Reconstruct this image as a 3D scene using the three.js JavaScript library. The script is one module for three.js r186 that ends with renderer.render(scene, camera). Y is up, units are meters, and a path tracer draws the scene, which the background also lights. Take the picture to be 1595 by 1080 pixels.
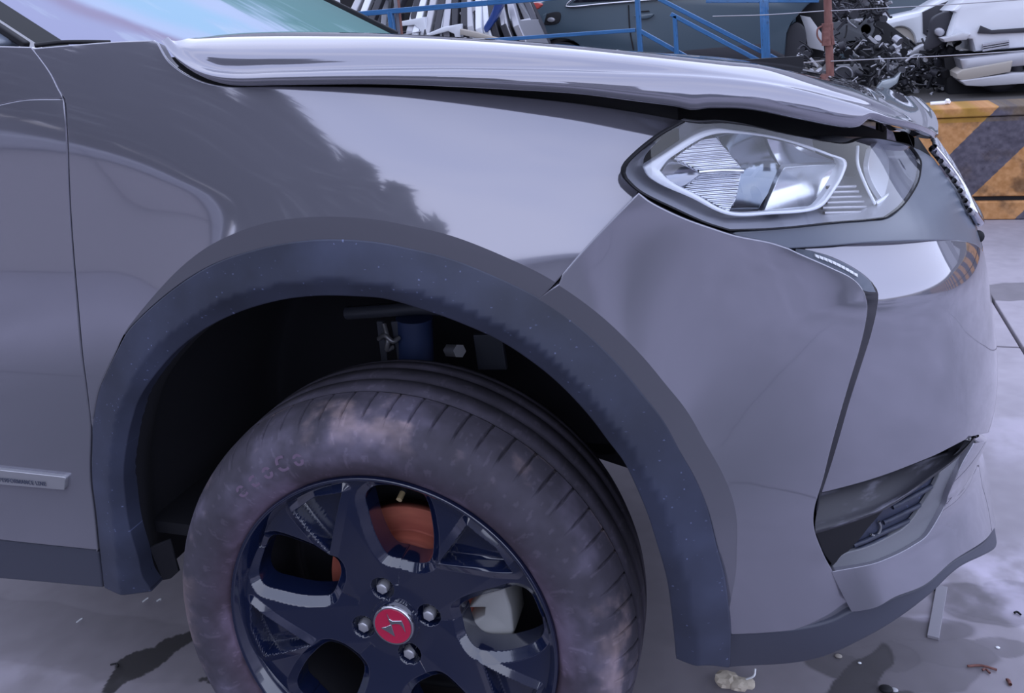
import * as THREE from 'three';
import { mergeGeometries, mergeVertices, toCreasedNormals } from 'three/addons/utils/BufferGeometryUtils.js';
import { RoundedBoxGeometry } from 'three/addons/geometries/RoundedBoxGeometry.js';
import { FontLoader } from 'three/addons/loaders/FontLoader.js';
import { TextGeometry } from 'three/addons/geometries/TextGeometry.js';

// ---------------------------------------------------------------- camera, sky, exposure
const W = 1595, H = 1080, FOCAL = 1378, CY = 342.7;
const scene = new THREE.Scene();
const camera = new THREE.PerspectiveCamera(2 * Math.atan(H / 2 / FOCAL) * 180 / Math.PI, W / H, 0.05, 400);
camera.rotation.set(-0.21563, 0.33419, -0.08157, 'YXZ');
camera.position.set(0.567, 1.1549, 0.9372);
camera.setViewOffset(W, H, 0, 540 - CY, W, H);
camera.updateMatrixWorld(true);
const renderer = new THREE.WebGLRenderer({ antialias: true });
renderer.toneMapping = THREE.LinearToneMapping;
renderer.toneMappingExposure = 1.36;
renderer.shadowMap.enabled = true;

let seed = 7;
const rnd = () => { seed = (seed * 1664525 + 1013904223) >>> 0; return seed / 4294967296; };
const rr = (a, b) => a + (b - a) * rnd();
const clamp = (x, a, b) => Math.min(b, Math.max(a, x));
const lerp = (a, b, t) => a + (b - a) * t;
const sstep = (a, b, x) => { const t = clamp((x - a) / (b - a), 0, 1); return t * t * (3 - 2 * t); };
const V = (x, y, z) => new THREE.Vector3(x, y, z);

// tileable value noise
function hash(i, j, k) { let h = (i * 374761393 + j * 668265263 + k * 2147483647) | 0; h = Math.imul(h ^ (h >>> 13), 1274126177); return ((h ^ (h >>> 16)) >>> 0) / 4294967296; }
function vnoise(x, y, per, k) {
  const xi = Math.floor(x), yi = Math.floor(y), fx = x - xi, fy = y - yi, u = fx * fx * (3 - 2 * fx), v = fy * fy * (3 - 2 * fy);
  const m = (a) => ((a % per) + per) % per;
  const a = hash(m(xi), m(yi), k), b = hash(m(xi + 1), m(yi), k), c = hash(m(xi), m(yi + 1), k), d = hash(m(xi + 1), m(yi + 1), k);
  return lerp(lerp(a, b, u), lerp(c, d, u), v);
}
function fbm(u, v, base, oct, k) { let s = 0, a = 0.5, n = 0, p = base; for (let i = 0; i < oct; i++) { s += a * vnoise(u * p, v * p, p, k + i * 17); n += a; a *= 0.5; p *= 2; } return s / n; }
function tex(w, h, fn, { srgb = true, rep = [1, 1] } = {}) {
  const d = new Uint8Array(w * h * 4);
  for (let j = 0; j < h; j++) for (let i = 0; i < w; i++) {
    const c = fn((i + 0.5) / w, (j + 0.5) / h), o = (j * w + i) * 4;
    for (let q = 0; q < 3; q++) d[o + q] = clamp(c[q], 0, 1) * 255;
    d[o + 3] = 255;
  }
  const t = new THREE.DataTexture(d, w, h, THREE.RGBAFormat);
  t.wrapS = t.wrapT = THREE.RepeatWrapping; t.magFilter = THREE.LinearFilter; t.minFilter = THREE.LinearMipmapLinearFilter; t.generateMipmaps = true;
  if (srgb) t.colorSpace = THREE.SRGBColorSpace;
  t.repeat.set(rep[0], rep[1]); t.needsUpdate = true;
  return t;
}

// evening sky, thin high cloud, the same all round
{
  const w = 1024, h = 512, d = new Float32Array(w * h * 4);
  for (let j = 0; j < h; j++) for (let i = 0; i < w; i++) {
    const u = (i + 0.5) / w, v = (j + 0.5) / h, el = (v - 0.5) * Math.PI, e = Math.max(0, Math.sin(el));
    const k = Math.pow(1 - e, 2.4);
    const cl = sstep(0.42, 0.75, fbm(u, v * 2, 5, 5, 3)) * sstep(0.02, 0.25, e) * 0.5;
    let c = [lerp(0.92, 1.38, k), lerp(1.03, 1.5, k), lerp(1.42, 1.95, k)];
    c = c.map((x, q) => lerp(x, [1.45, 1.5, 1.75][q], cl));
    if (el < 0) c = [0.35, 0.34, 0.36];
    const o = (j * w + i) * 4; d[o] = c[0]; d[o + 1] = c[1]; d[o + 2] = c[2]; d[o + 3] = 1;
  }
  const t = new THREE.DataTexture(d, w, h, THREE.RGBAFormat, THREE.FloatType);
  t.mapping = THREE.EquirectangularReflectionMapping; t.magFilter = THREE.LinearFilter; t.needsUpdate = true;
  scene.background = t; scene.environment = t;
}

// ---------------------------------------------------------------- naming
const used = new Map();
const numbered = (n) => { const k = used.get(n) ?? 0; used.set(n, k + 1); return k ? n + '_' + String(k).padStart(3, '0') : n; };
function put(name, geo, material, parent = scene) {
  const m = new THREE.Mesh(geo, material);
  m.name = parent === scene ? numbered(name) : partName(parent, name);
  m.castShadow = m.receiveShadow = true; parent.add(m); return m;
}
function partName(parent, name) {
  const k = (parent.userData.__n ??= {}); Object.defineProperty(parent.userData, '__n', { enumerable: false, value: k, configurable: true, writable: true });
  const c = k[name] ?? 0; k[name] = c + 1; return c ? name + '_' + String(c).padStart(3, '0') : name;
}
function thing(name, label, category, pos = [0, 0, 0], group) {
  const o = new THREE.Group(); o.name = numbered(name); scene.add(o); o.position.set(...pos);
  o.userData = { label, category }; if (group) o.userData.group = group; return o;
}
function tag(o, label, category, group) { o.userData.label = label; o.userData.category = category; if (group) o.userData.group = group; return o; }
function grp(name, parent) { const o = new THREE.Group(); o.name = partName(parent, name); parent.add(o); return o; }

// ---------------------------------------------------------------- measuring the photograph: a ray through a pixel, met with a plane or with the body's surface
const camM = camera.matrixWorld, CAMP = camera.position;
function ray(px, py) { return V((px - W / 2) / FOCAL, -(py - CY) / FOCAL, -1).applyMatrix3(new THREE.Matrix3().setFromMatrix4(camM)); }
function onZ(px, py, z) { const d = ray(px, py); return CAMP.clone().addScaledVector(d, (z - CAMP.z) / d.z); }
function onY(px, py, y = 0) { const d = ray(px, py); return CAMP.clone().addScaledVector(d, (y - CAMP.y) / d.y); }

// ---------------------------------------------------------------- materials
const M = {};
const phys = (o) => new THREE.MeshPhysicalMaterial({ side: THREE.DoubleSide, ...o });
const rgb = (r, g, b) => new THREE.Color().setRGB(r, g, b);
M.paint = phys({ color: rgb(0.245, 0.242, 0.295), metalness: 0.53, roughness: 0.06, clearcoat: 1, clearcoatRoughness: 0.01 });
M.plastic = phys({ color: rgb(0.036, 0.042, 0.075), roughness: 0.5, ior: 1.5 });
M.lip = phys({ color: rgb(0.05, 0.054, 0.08), roughness: 0.5 });
M.nose = phys({ color: rgb(0.12, 0.14, 0.185), roughness: 0.3, ior: 1.8 });
M.black = phys({ color: rgb(0.004, 0.004, 0.008), roughness: 0.7 });
M.liner = phys({ color: rgb(0.004, 0.004, 0.009), roughness: 0.85 });
M.gloss = phys({ color: rgb(0.008, 0.009, 0.016), roughness: 0.12, clearcoat: 1, clearcoatRoughness: 0.03 });
M.chrome = phys({ color: rgb(0.62, 0.62, 0.68), metalness: 1, roughness: 0.14 });
M.silver = phys({ color: rgb(0.42, 0.42, 0.46), metalness: 0.6, roughness: 0.35 });
M.glass = phys({ color: rgb(1, 1, 1), roughness: 0.0, transmission: 1, thickness: 0, ior: 1.5 });
M.white = phys({ color: rgb(0.8, 0.82, 0.86), roughness: 0.25 });

// ---------------------------------------------------------------- body surface: a plan curve (side, round the corner, across the nose) and a section D(s, y) measured outwards from it
const PL = [], DS = 0.01;
{
  const n = 3.4, a = 0.84, b = 0.9, raw = [];
  for (let i = 0; i <= 4000; i++) { const t = Math.PI * i / 4000, c = Math.cos(t), q = Math.pow(Math.sin(t), 2 / n); raw.push([a * q, -b + b * Math.sign(c) * Math.pow(Math.abs(c), 2 / n)]); }
  let acc = 0, next = 0; const arc = [];
  for (let i = 1; i < raw.length; i++) {
    const l = Math.hypot(raw[i][0] - raw[i - 1][0], raw[i][1] - raw[i - 1][1]);
    while (next <= acc + l && l > 0) { const t = (next - acc) / l; arc.push([lerp(raw[i - 1][0], raw[i][0], t), lerp(raw[i - 1][1], raw[i][1], t)]); next += DS; }
    acc += l;
  }
  for (let s = -2; s < -1e-9; s += DS) PL.push({ s, x: s, z: 0 });
  PL.S0 = PL.length; arc.forEach((p, i) => PL.push({ s: i * DS, x: p[0], z: p[1] }));
  PL.forEach((p, i) => { const a1 = PL[Math.max(0, i - 1)], b1 = PL[Math.min(PL.length - 1, i + 1)], dx = b1.x - a1.x, dz = b1.z - a1.z, l = Math.hypot(dx, dz); p.nx = -dz / l; p.nz = dx / l; });
  PL.mid = (PL.length - 1 - PL.S0) / 2 * DS;   // arc length at the car's centre line
}
function plan(s) {
  const f = clamp((s + 2) / DS, 0, PL.length - 1.001), i = Math.floor(f), t = f - i, a = PL[i], b = PL[i + 1];
  let nx = lerp(a.nx, b.nx, t), nz = lerp(a.nz, b.nz, t); const l = Math.hypot(nx, nz);
  return { x: lerp(a.x, b.x, t), z: lerp(a.z, b.z, t), nx: nx / l, nz: nz / l };
}
function toPlan(x, z) {
  let bd = 1e9, bi = 0;
  if (x < -0.1) { bi = clamp(Math.round((x + 2) / DS), 1, PL.length - 2); }
  else for (let i = PL.S0 - 12; i < PL.length; i += 1) { const d = (PL[i].x - x) ** 2 + (PL[i].z - z) ** 2; if (d < bd) { bd = d; bi = i; } }
  let s = PL[bi].s;
  for (let k = 0; k < 3; k++) { const c = plan(s); s += (x - c.x) * c.nz - (z - c.z) * c.nx; }   // tangent is (nz, -nx)
  const c = plan(s); return [s, (x - c.x) * c.nx + (z - c.z) * c.nz];
}
function hit(px, py, D) {
  const d = ray(px, py), o = CAMP; let pt = 0, best = [1e9, 0, 0];
  const g = (t) => { const x = o.x + d.x * t, y = o.y + d.y * t, z = o.z + d.z * t, [s, q] = toPlan(x, z); return [q - D(s, y), s, y]; };
  for (let t = 0.5; t < 3; t += 0.02) {
    const r = g(t); if (r[0] < best[0]) best = [r[0], r[1], r[2]];
    if (r[0] < 0) { let a = pt, b = t; for (let k = 0; k < 24; k++) { const m = (a + b) / 2; if (g(m)[0] < 0) b = m; else a = m; } const q = g(b); return [q[1], q[2]]; }
    pt = t;
  }
  if (globalThis.DEBUG) console.log('miss', px, py, best.map((x) => x.toFixed(3)).join(' '));
  return [best[1], best[2]];
}
const surf = (D) => (s, y) => { const c = plan(s), d = D(s, y); return V(c.x + c.nx * d, y, c.z + c.nz * d); };

// smooth curve through control points in (s, y)
function spline(pts, step = 0.006) {
  if (pts.length === 2) {
    const l = Math.hypot(pts[1][0] - pts[0][0], pts[1][1] - pts[0][1]), n = Math.max(1, Math.round(l / step));
    return Array.from({ length: n + 1 }, (_, i) => [lerp(pts[0][0], pts[1][0], i / n), lerp(pts[0][1], pts[1][1], i / n)]);
  }
  const c = new THREE.CatmullRomCurve3(pts.map((p) => V(p[0], p[1], 0)), false, 'centripetal');
  const n = Math.max(4, Math.round(c.getLength() / step)); c.arcLengthDivisions = n * 4;
  return c.getSpacedPoints(n).map((p) => [p.x, p.y]);
}
const toSY = (pts, D) => pts.map((p) => (p.length === 3 ? [p[0], p[1]] : hit(p[0], p[1], D)));
function outline(runs, D, step) {
  const out = [];
  for (const r of runs) for (const q of spline(toSY(r, D), step)) { const l = out[out.length - 1]; if (!l || Math.hypot(q[0] - l[0], q[1] - l[1]) > 1e-4) out.push(q); }
  while (out.length > 2 && Math.hypot(out[0][0] - out[out.length - 1][0], out[0][1] - out[out.length - 1][1]) < 1e-4) out.pop();
  return out;
}
const area2 = (p) => p.reduce((s, a, i) => { const b = p[(i + 1) % p.length]; return s + a[0] * b[1] - b[0] * a[1]; }, 0);
function inside(p, x, y) { let c = false; for (let i = 0, j = p.length - 1; i < p.length; j = i++) if ((p[i][1] > y) !== (p[j][1] > y) && x < (p[j][0] - p[i][0]) * (y - p[i][1]) / (p[j][1] - p[i][1]) + p[i][0]) c = !c; return c; }
function clipHalf(p, ax, v, sg) {
  const o = [];
  for (let i = 0; i < p.length; i++) {
    const a = p[i], b = p[(i + 1) % p.length], da = sg * (a[ax] - v), db = sg * (b[ax] - v);
    if (da >= 0) o.push(a);
    if ((da > 0 && db < 0) || (da < 0 && db > 0)) { const t = da / (da - db); o.push([a[0] + (b[0] - a[0]) * t, a[1] + (b[1] - a[1]) * t]); }
  }
  return o;
}
function fill(poly, cell) {
  let x0 = 1e9, x1 = -1e9, y0 = 1e9, y1 = -1e9;
  for (const p of poly) { x0 = Math.min(x0, p[0]); x1 = Math.max(x1, p[0]); y0 = Math.min(y0, p[1]); y1 = Math.max(y1, p[1]); }
  x0 -= cell * 0.37; y0 -= cell * 0.41;
  const nx = Math.ceil((x1 - x0) / cell) + 1, ny = Math.ceil((y1 - y0) / cell) + 1, touched = new Set();
  for (let i = 0; i < poly.length; i++) {
    const a = poly[i], b = poly[(i + 1) % poly.length], n = Math.ceil(Math.hypot(a[0] - b[0], a[1] - b[1]) / (cell * 0.2)) + 1;
    for (let k = 0; k <= n; k++) touched.add(Math.floor((lerp(a[0], b[0], k / n) - x0) / cell) + nx * Math.floor((lerp(a[1], b[1], k / n) - y0) / cell));
  }
  const pts = [], tris = [], ids = new Map();
  const gid = (i, j) => { const k = i + j * (nx + 1); if (!ids.has(k)) { ids.set(k, pts.length); pts.push([x0 + i * cell, y0 + j * cell]); } return ids.get(k); };
  for (let j = 0; j < ny; j++) {
    const row = []; const Y0 = y0 + j * cell, Y1 = Y0 + cell;
    let strip = null;
    for (let i = 0; i < nx; i++) {
      const X0 = x0 + i * cell, X1 = X0 + cell;
      if (!touched.has(i + nx * j)) {
        if (inside(poly, (X0 + X1) / 2, (Y0 + Y1) / 2)) { const a = gid(i, j), b = gid(i + 1, j), c = gid(i + 1, j + 1), d = gid(i, j + 1); tris.push(a, b, c, a, c, d); }
        continue;
      }
      strip ??= clipHalf(clipHalf(poly, 1, Y0, 1), 1, Y1, -1);
      const q = clipHalf(clipHalf(strip, 0, X0, 1), 0, X1, -1);
      if (q.length < 3 || Math.abs(area2(q)) < 1e-10) continue;
      const v = q.map((p) => new THREE.Vector2(p[0], p[1])), base = pts.length;
      const t = THREE.ShapeUtils.triangulateShape(v, []);
      for (const p of q) pts.push(p);
      for (const f of t) { const [a, b, c] = f.map((k) => q[k]); const ar = (b[0] - a[0]) * (c[1] - a[1]) - (b[1] - a[1]) * (c[0] - a[0]); if (Math.abs(ar) < 1e-12) continue; ar > 0 ? tris.push(base + f[0], base + f[1], base + f[2]) : tris.push(base + f[0], base + f[2], base + f[1]); }
    }
  }
  return { pts, tris };
}
// a curved sheet over a polygon of the (u, v) plane, with rolled edges turned inwards
function sheet(poly, S, { cell = 0.012, r = 0.0015, depth = 0.012, uvs = 1, back = false, dir = null, skip = null } = {}) {
  if (area2(poly) < 0) poly = poly.slice().reverse();
  const { pts, tris } = fill(poly, cell), pos = [], nor = [], uv = [], idx = [];
  const e = 4e-4;
  const frame = (u, v) => { const p = S(u, v), du = S(u + e, v).sub(S(u - e, v)), dv = S(u, v + e).sub(S(u, v - e)); return { p, du, dv, n: du.clone().cross(dv).normalize() }; };
  const add = (p, n, u, v) => { pos.push(p.x, p.y, p.z); nor.push(n.x, n.y, n.z); uv.push(u * uvs, v * uvs); return pos.length / 3 - 1; };
  for (const [u, v] of pts) { const f = frame(u, v); add(f.p, f.n, u, v); }
  for (const t of tris) idx.push(t);
  if (back) { const b0 = pos.length / 3; for (const [u, v] of pts) { const f = frame(u, v); add(f.p.addScaledVector(f.n, -depth), f.n.negate(), u, v); } for (let i = 0; i < tris.length; i += 3) idx.push(b0 + tris[i], b0 + tris[i + 2], b0 + tris[i + 1]); }
  if (depth > 0) {
    const n = poly.length, rows = [];
    for (let i = 0; i < n; i++) {
      const a = poly[(i + n - 1) % n], b = poly[i], c = poly[(i + 1) % n];
      const l1 = Math.hypot(b[0] - a[0], b[1] - a[1]) || 1, l2 = Math.hypot(c[0] - b[0], c[1] - b[1]) || 1;
      let ox = (b[1] - a[1]) / l1 + (c[1] - b[1]) / l2, oy = -(b[0] - a[0]) / l1 - (c[0] - b[0]) / l2;
      const f = frame(b[0], b[1]), O = f.du.multiplyScalar(ox).addScaledVector(f.dv, oy); O.addScaledVector(dir ?? f.n, -O.dot(dir ?? f.n)).normalize();
      const m = f.n.clone().add(O).normalize();
      rows.push([add(f.p, f.n, b[0], b[1]), add(f.p.clone().addScaledVector(O, r * 0.7).addScaledVector(f.n, -r * 0.3), m, b[0], b[1]),
        add(f.p.clone().addScaledVector(O, r).addScaledVector(f.n, -r), O, b[0], b[1]), add(dir ? f.p.clone().addScaledVector(dir, depth) : f.p.clone().addScaledVector(O, r).addScaledVector(f.n, -depth), O, b[0], b[1])]);
    }
    for (let i = 0; i < n; i++) { const A = rows[i], B = rows[(i + 1) % n]; if (skip && skip(poly[i]) && skip(poly[(i + 1) % n])) continue; for (let k = 0; k < 3; k++) idx.push(A[k], A[k + 1], B[k], B[k], A[k + 1], B[k + 1]); }
  }
  const g = new THREE.BufferGeometry();
  g.setAttribute('position', new THREE.Float32BufferAttribute(pos, 3)); g.setAttribute('normal', new THREE.Float32BufferAttribute(nor, 3)); g.setAttribute('uv', new THREE.Float32BufferAttribute(uv, 2)); g.setIndex(idx);
  return g;
}
function panel(name, runs, D, mat, parent, o = {}) { return put(name, sheet(outline(runs, D, o.step), surf(D), o), mat, parent); }
// skin through rows of 3-D points (all of one length)
function skin(rows, { close = false, smooth = true, flip = false } = {}) {
  const n = rows[0].length, pos = [], uv = [], idx = [];
  rows.forEach((r, j) => r.forEach((p, i) => { pos.push(p.x, p.y, p.z); uv.push(i / (n - 1), j / (rows.length - 1)); }));
  for (let j = 0; j + 1 < rows.length; j++) for (let i = 0; i + (close ? 0 : 1) < n; i++) { const a = j * n + i, b = j * n + (i + 1) % n, c = a + n, d = b + n; flip ? idx.push(a, c, b, b, c, d) : idx.push(a, b, c, b, d, c); }
  const g = new THREE.BufferGeometry(); g.setAttribute('position', new THREE.Float32BufferAttribute(pos, 3)); g.setAttribute('uv', new THREE.Float32BufferAttribute(uv, 2)); g.setIndex(idx);
  g.computeVertexNormals(); return smooth ? g : toCreasedNormals(g, 0.6);
}
function rowPts(run, D, n) { const q = spline(toSY(run, D), 0.002), S = surf(D); return Array.from({ length: n }, (_, i) => { const f = i / (n - 1) * (q.length - 1), k = Math.min(q.length - 2, Math.floor(f)), t = f - k; return S(lerp(q[k][0], q[k + 1][0], t), lerp(q[k][1], q[k + 1][1], t)); }); }
function dense(rows, m) {   // Catmull-Rom between rows
  const out = [], n = rows.length;
  for (let j = 0; j + 1 < n; j++) for (let k = 0; k < m; k++) out.push(rows[j].map((p, i) => { const c = new THREE.CatmullRomCurve3([rows[Math.max(0, j - 1)][i], p, rows[j + 1][i], rows[Math.min(n - 1, j + 2)][i]].map((q, z) => (z === 0 && j === 0 ? p.clone().multiplyScalar(2).sub(rows[1][i]) : z === 3 && j + 2 >= n ? rows[n - 1][i].clone().multiplyScalar(2).sub(rows[n - 2][i]) : q)), false, 'centripetal'); return c.getPoint((1 + k / m) / 3); }));
  out.push(rows[n - 1]); return out;
}
const tube = (pts, r, seg = 24, rad = 8) => new THREE.TubeGeometry(new THREE.CatmullRomCurve3(pts, false, 'centripetal'), seg, r, rad, false);
function bar(a, b, w, h, bev = 0.002) { const l = a.distanceTo(b), g = new RoundedBoxGeometry(w, h, l, 1, Math.min(bev, w * 0.3, h * 0.3)), m = new THREE.Matrix4().lookAt(a, b, Math.abs(b.clone().sub(a).normalize().y) > 0.98 ? V(0, 0, 1) : V(0, 1, 0)); m.setPosition(a.clone().add(b).multiplyScalar(0.5)); g.applyMatrix4(m); return g; }
function rod(a, b, r, seg = 10) { const g = new THREE.CylinderGeometry(r, r, a.distanceTo(b), seg); g.applyQuaternion(new THREE.Quaternion().setFromUnitVectors(V(0, 1, 0), b.clone().sub(a).normalize())); g.translate((a.x + b.x) / 2, (a.y + b.y) / 2, (a.z + b.z) / 2); return g; }
const plain = (g) => { const q = g.index ? g.toNonIndexed() : g; for (const k of Object.keys(q.attributes)) if (!['position', 'normal', 'uv'].includes(k)) q.deleteAttribute(k); return q; };
const merge = (l) => mergeGeometries(l.map(plain));
//==BODY==
// ================================================================ THE CAR
const car = thing('car', 'large grey metallic car in the foreground with black alloy wheel and dark plastic wheel arch', 'car');
const soft = (d, k = 0.0012) => 0.5 * (d + Math.sqrt(d * d + k));
const curve1 = (t) => (x) => { let i = 0; while (i < t.length - 2 && x > t[i + 1][0]) i++; const a = t[Math.max(0, i - 1)], b = t[i], c = t[i + 1], d = t[Math.min(t.length - 1, i + 2)], h = c[0] - b[0], u = clamp((x - b[0]) / h, 0, 1); const m0 = (c[1] - a[1]) / (c[0] - a[0] || 1) * h, m1 = (d[1] - b[1]) / (d[0] - b[0] || 1) * h; return (2 * u ** 3 - 3 * u * u + 1) * b[1] + (u ** 3 - 2 * u * u + u) * m0 + (-2 * u ** 3 + 3 * u * u) * c[1] + (u ** 3 - u * u) * m1; };
const front = curve1([[0.2, -0.06], [0.255, -0.026], [0.331, 0.013], [0.38, 0.006], [0.43, -0.006], [0.47, -0.013], [0.5, 0.0], [0.545, 0.013], [0.6, 0.014], [0.674, 0.006], [0.739, -0.004], [0.777, -0.012], [0.8, -0.019], [0.823, -0.03], [0.868, -0.05], [0.895, -0.066], [0.93, -0.088], [0.97, -0.11], [1.05, -0.17]]);
const Dside = (s, y) => { const yk = 0.985 - 0.34 * (clamp(s, -0.55, 0.45) + 0.2), d = soft(y - yk); return -0.95 * d * d + (y < 0.75 ? -0.16 * (0.75 - y) ** 2 : 0); };
const Dbs = (y) => { const d = soft(y - 0.945); return -1.2 * d * d - (y < 0.66 ? 0.55 * (0.66 - y) ** 2 : 0); };
const Dbump = (s, y) => lerp(Dbs(y), front(y), sstep(0.42, 1.02, s));

const GAP = [[50, 76], [62, 91], [80, 117], [93, 143], [100, 154], [104, 196], [106, 236], [108, 293], [111, 349], [116, 416], [121, 472], [128, 551], [135, 606], [142, 666], [142, 690], [141, 725], [142, 752], [148, 800], [154, 860], [160, 913]];
const shift = (p, dx, dy = 0) => p.map((q) => [q[0] + dx, q[1] + dy]);
const ARCH = [[146, 653], [154.5, 610], [166, 582], [181, 551], [198, 519], [220, 495], [256, 463], [297, 433], [344, 408], [400, 390], [441, 381], [494, 375], [541, 375], [588, 379], [635, 388], [700, 404], [775, 434], [840, 466.5], [906, 514], [963, 570], [1000, 615], [1030, 653], [1055, 697], [1080, 741], [1100, 791], [1115, 852], [1127, 899], [1134, 955], [1137, 991], [1136, 1039]];
const off = (pts, d) => pts.map((p) => { const l = Math.hypot(p[0] - 630, p[1] - 940); return [p[0] + (p[0] - 630) / l * d, p[1] + (p[1] - 940) / l * d]; });
const archSY = spline(toSY(GAP.slice(15).reverse().concat(ARCH), Dside), 0.007);
function archDist(s, y) {   // signed: outside positive
  let b = 1e9, sg = 1;
  for (let i = 0; i + 1 < archSY.length; i++) {
    const [x0, y0] = archSY[i], [x1, y1] = archSY[i + 1], dx = x1 - x0, dy = y1 - y0, t = clamp(((s - x0) * dx + (y - y0) * dy) / (dx * dx + dy * dy), 0, 1), d = Math.hypot(s - x0 - dx * t, y - y0 - dy * t);
    if (d < b) { b = d; sg = dx * (y - y0) - dy * (s - x0) > 0 ? 1 : -1; }
  }
  return b * sg;
}
const lipW = (s, y) => 0.033 * sstep(-0.40, -0.05, s) * sstep(0.36, 0.6, y);
const flare = (s, y) => { if (y > 1.12 || s > 0.8) return 0; const w = lipW(s, y), d = archDist(s, y) - w; return 0.42 * w * Math.exp(-Math.max(-0.02, d) / 0.085) * sstep(1.12, 0.98, y) * sstep(0.8, 0.5, s); };
const lipD = (s, y) => 0.42 * lipW(s, y) * sstep(1.12, 0.98, y) * sstep(0.8, 0.5, s) - 0.26 * (lipW(s, y) - archDist(s, y));   // the strip below the crease, turned under
// the crease: the arch's outer edge moved out by the strip's width
const creaseSY = (() => { const A = spline(toSY(ARCH, Dside), 0.006); return A.map((p, i) => { const a = A[Math.max(0, i - 3)], c = A[Math.min(A.length - 1, i + 3)], l = Math.hypot(c[0] - a[0], c[1] - a[1]), w = Math.max(0.0006, lipW(p[0], p[1])); return [p[0] - (c[1] - a[1]) / l * w, p[1] + (c[0] - a[0]) / l * w, 1]; }); })();
const seamA = hit(993, 299, Dside), seamB = hit(842, 464, Dside), sideOf = (p) => (seamB[0] - seamA[0]) * (p[1] - seamA[1]) - (seamB[1] - seamA[1]) * (p[0] - seamA[0]);
const cutAt = (() => { const s0 = Math.sign(sideOf(creaseSY[Math.floor(creaseSY.length / 3)])); for (let i = Math.floor(creaseSY.length / 3); i < creaseSY.length; i++) if (Math.sign(sideOf(creaseSY[i])) !== s0) return i; return creaseSY.length >> 1; })();
const creaseF = creaseSY.slice(0, cutAt), creaseB = creaseSY.slice(cutAt);
const onCrease = (p) => creaseSY.some((q) => Math.abs(q[0] - p[0]) + Math.abs(q[1] - p[1]) < 0.0015);
const Dfen = (s, y) => Dside(s, y) + flare(s, y), Dbum1 = (s, y) => Dbump(s, y) + flare(s, y);
const DfenLip = (s, y) => Dside(s, y) + lipD(s, y), Dbum1Lip = (s, y) => Dbump(s, y) + lipD(s, y);
const raw = (l) => { const o = []; for (const r of l) for (const p of r) { const q = o[o.length - 1]; if (!q || Math.hypot(q[0] - p[0], q[1] - p[1]) > 2e-4) o.push([p[0], p[1]]); } while (o.length > 2 && Math.hypot(o[0][0] - o[o.length - 1][0], o[0][1] - o[o.length - 1][1]) < 2e-4) o.pop(); return o; };
const run = (pts, D) => spline(toSY(pts, D), 0.006);
const Dclad = (s, y) => { const q = clamp(-archDist(s, y), -0.01, 0.1); return Dside(s, y) + 0.16 * lipW(s, y) + 0.002 + 0.24 * Math.min(q, 0.046) - 0.5 * soft(q - 0.046, 8e-6); };

// dusty speckled plastic
{
  const t = tex(512, 512, (u, v) => { const n = fbm(u, v, 6, 5, 4); const hx = hash(Math.floor(u * 150), Math.floor(v * 150), 9), fx = (u * 150) % 1 - 0.5, fy = (v * 150) % 1 - 0.5, sp = hx > 0.975 && fx * fx + fy * fy * 2.5 < (hx - 0.97) * 6 ? 0.1 + 14 * (hx - 0.975) : 0; const a = 0.50 + 0.26 * (n - 0.5) + sp; return [a * 0.97, a * 0.98, a * 1.02]; }, { rep: [2.2, 2.2] });
  M.plastic.map = t; M.plastic.color.setRGB(0.16, 0.185, 0.30);
}
{
  const o = { cell: 0.01, depth: 0.016, r: 0.002, skip: onCrease };
  const main = raw([
    run([[53, 77], [110, 72], [175, 67], [238, 64.5]], Dfen),
    run([[244, 68], [262, 97], [300, 123], [345, 135.5], [430, 136], [600, 138], [700, 143], [800, 152], [900, 163], [1000, 178], [1066, 190]], Dfen),
    run([[1066, 190], [1024, 211], [985, 242], [970, 260], [969, 275], [978, 287], [993, 299]], Dfen),
    creaseF.slice().reverse(),
    run(GAP.slice(0, 14).reverse().map((p) => [p[0] + 2, p[1]]), Dfen)]);
  const edge = run(off(ARCH.slice(0, 18), 2.6), Dside), strip = raw([creaseF, edge.slice().reverse()]);
  put('front_fender', merge([sheet(main, surf(Dfen), o), sheet(strip, surf(DfenLip), { ...o, cell: 0.008 })]), M.paint, car);
}
const rear = (px, py, s = -1.27) => [s, hit(px, py, Dside)[1], 1];
// the door: upper corner piece, door skin, sill
panel('door_top_panel', [GAP.slice(0, 5).map((p) => [p[0] - 2.5, p[1] - 1]), [[97, 152], [40, 154], [0, 161], [-60, 176]], [[-60, 176], [-200, 185], rear(-420, 190)], [rear(-420, 190), rear(-420, 60)], [rear(-420, 60), [-100, 72], [47, 75]]], Dside, M.paint, car, { depth: 0.015, r: 0.002 });
const door = panel('front_door', [GAP.slice(4, 19).map((p) => [p[0] - 3, p[1]]), [[150, 856], [0, 840], rear(-420, 782)], [rear(-420, 782), rear(-420, 196)], [rear(-420, 196), [-200, 190], [-60, 181], [0, 165], [40, 157.5], [97, 156]]], Dside, M.paint, car, { depth: 0.015, r: 0.002 });
panel('side_sill', [[[151, 860], [155, 890], [157.5, 914]], [[157.5, 914], [0, 900], rear(-420, 862)], [rear(-420, 862), rear(-420, 787)], [rear(-420, 787), [0, 844], [151, 860]]], (s, y) => Dside(s, y) - 0.004, M.lip, car, { depth: 0.02, r: 0.003 });
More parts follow.
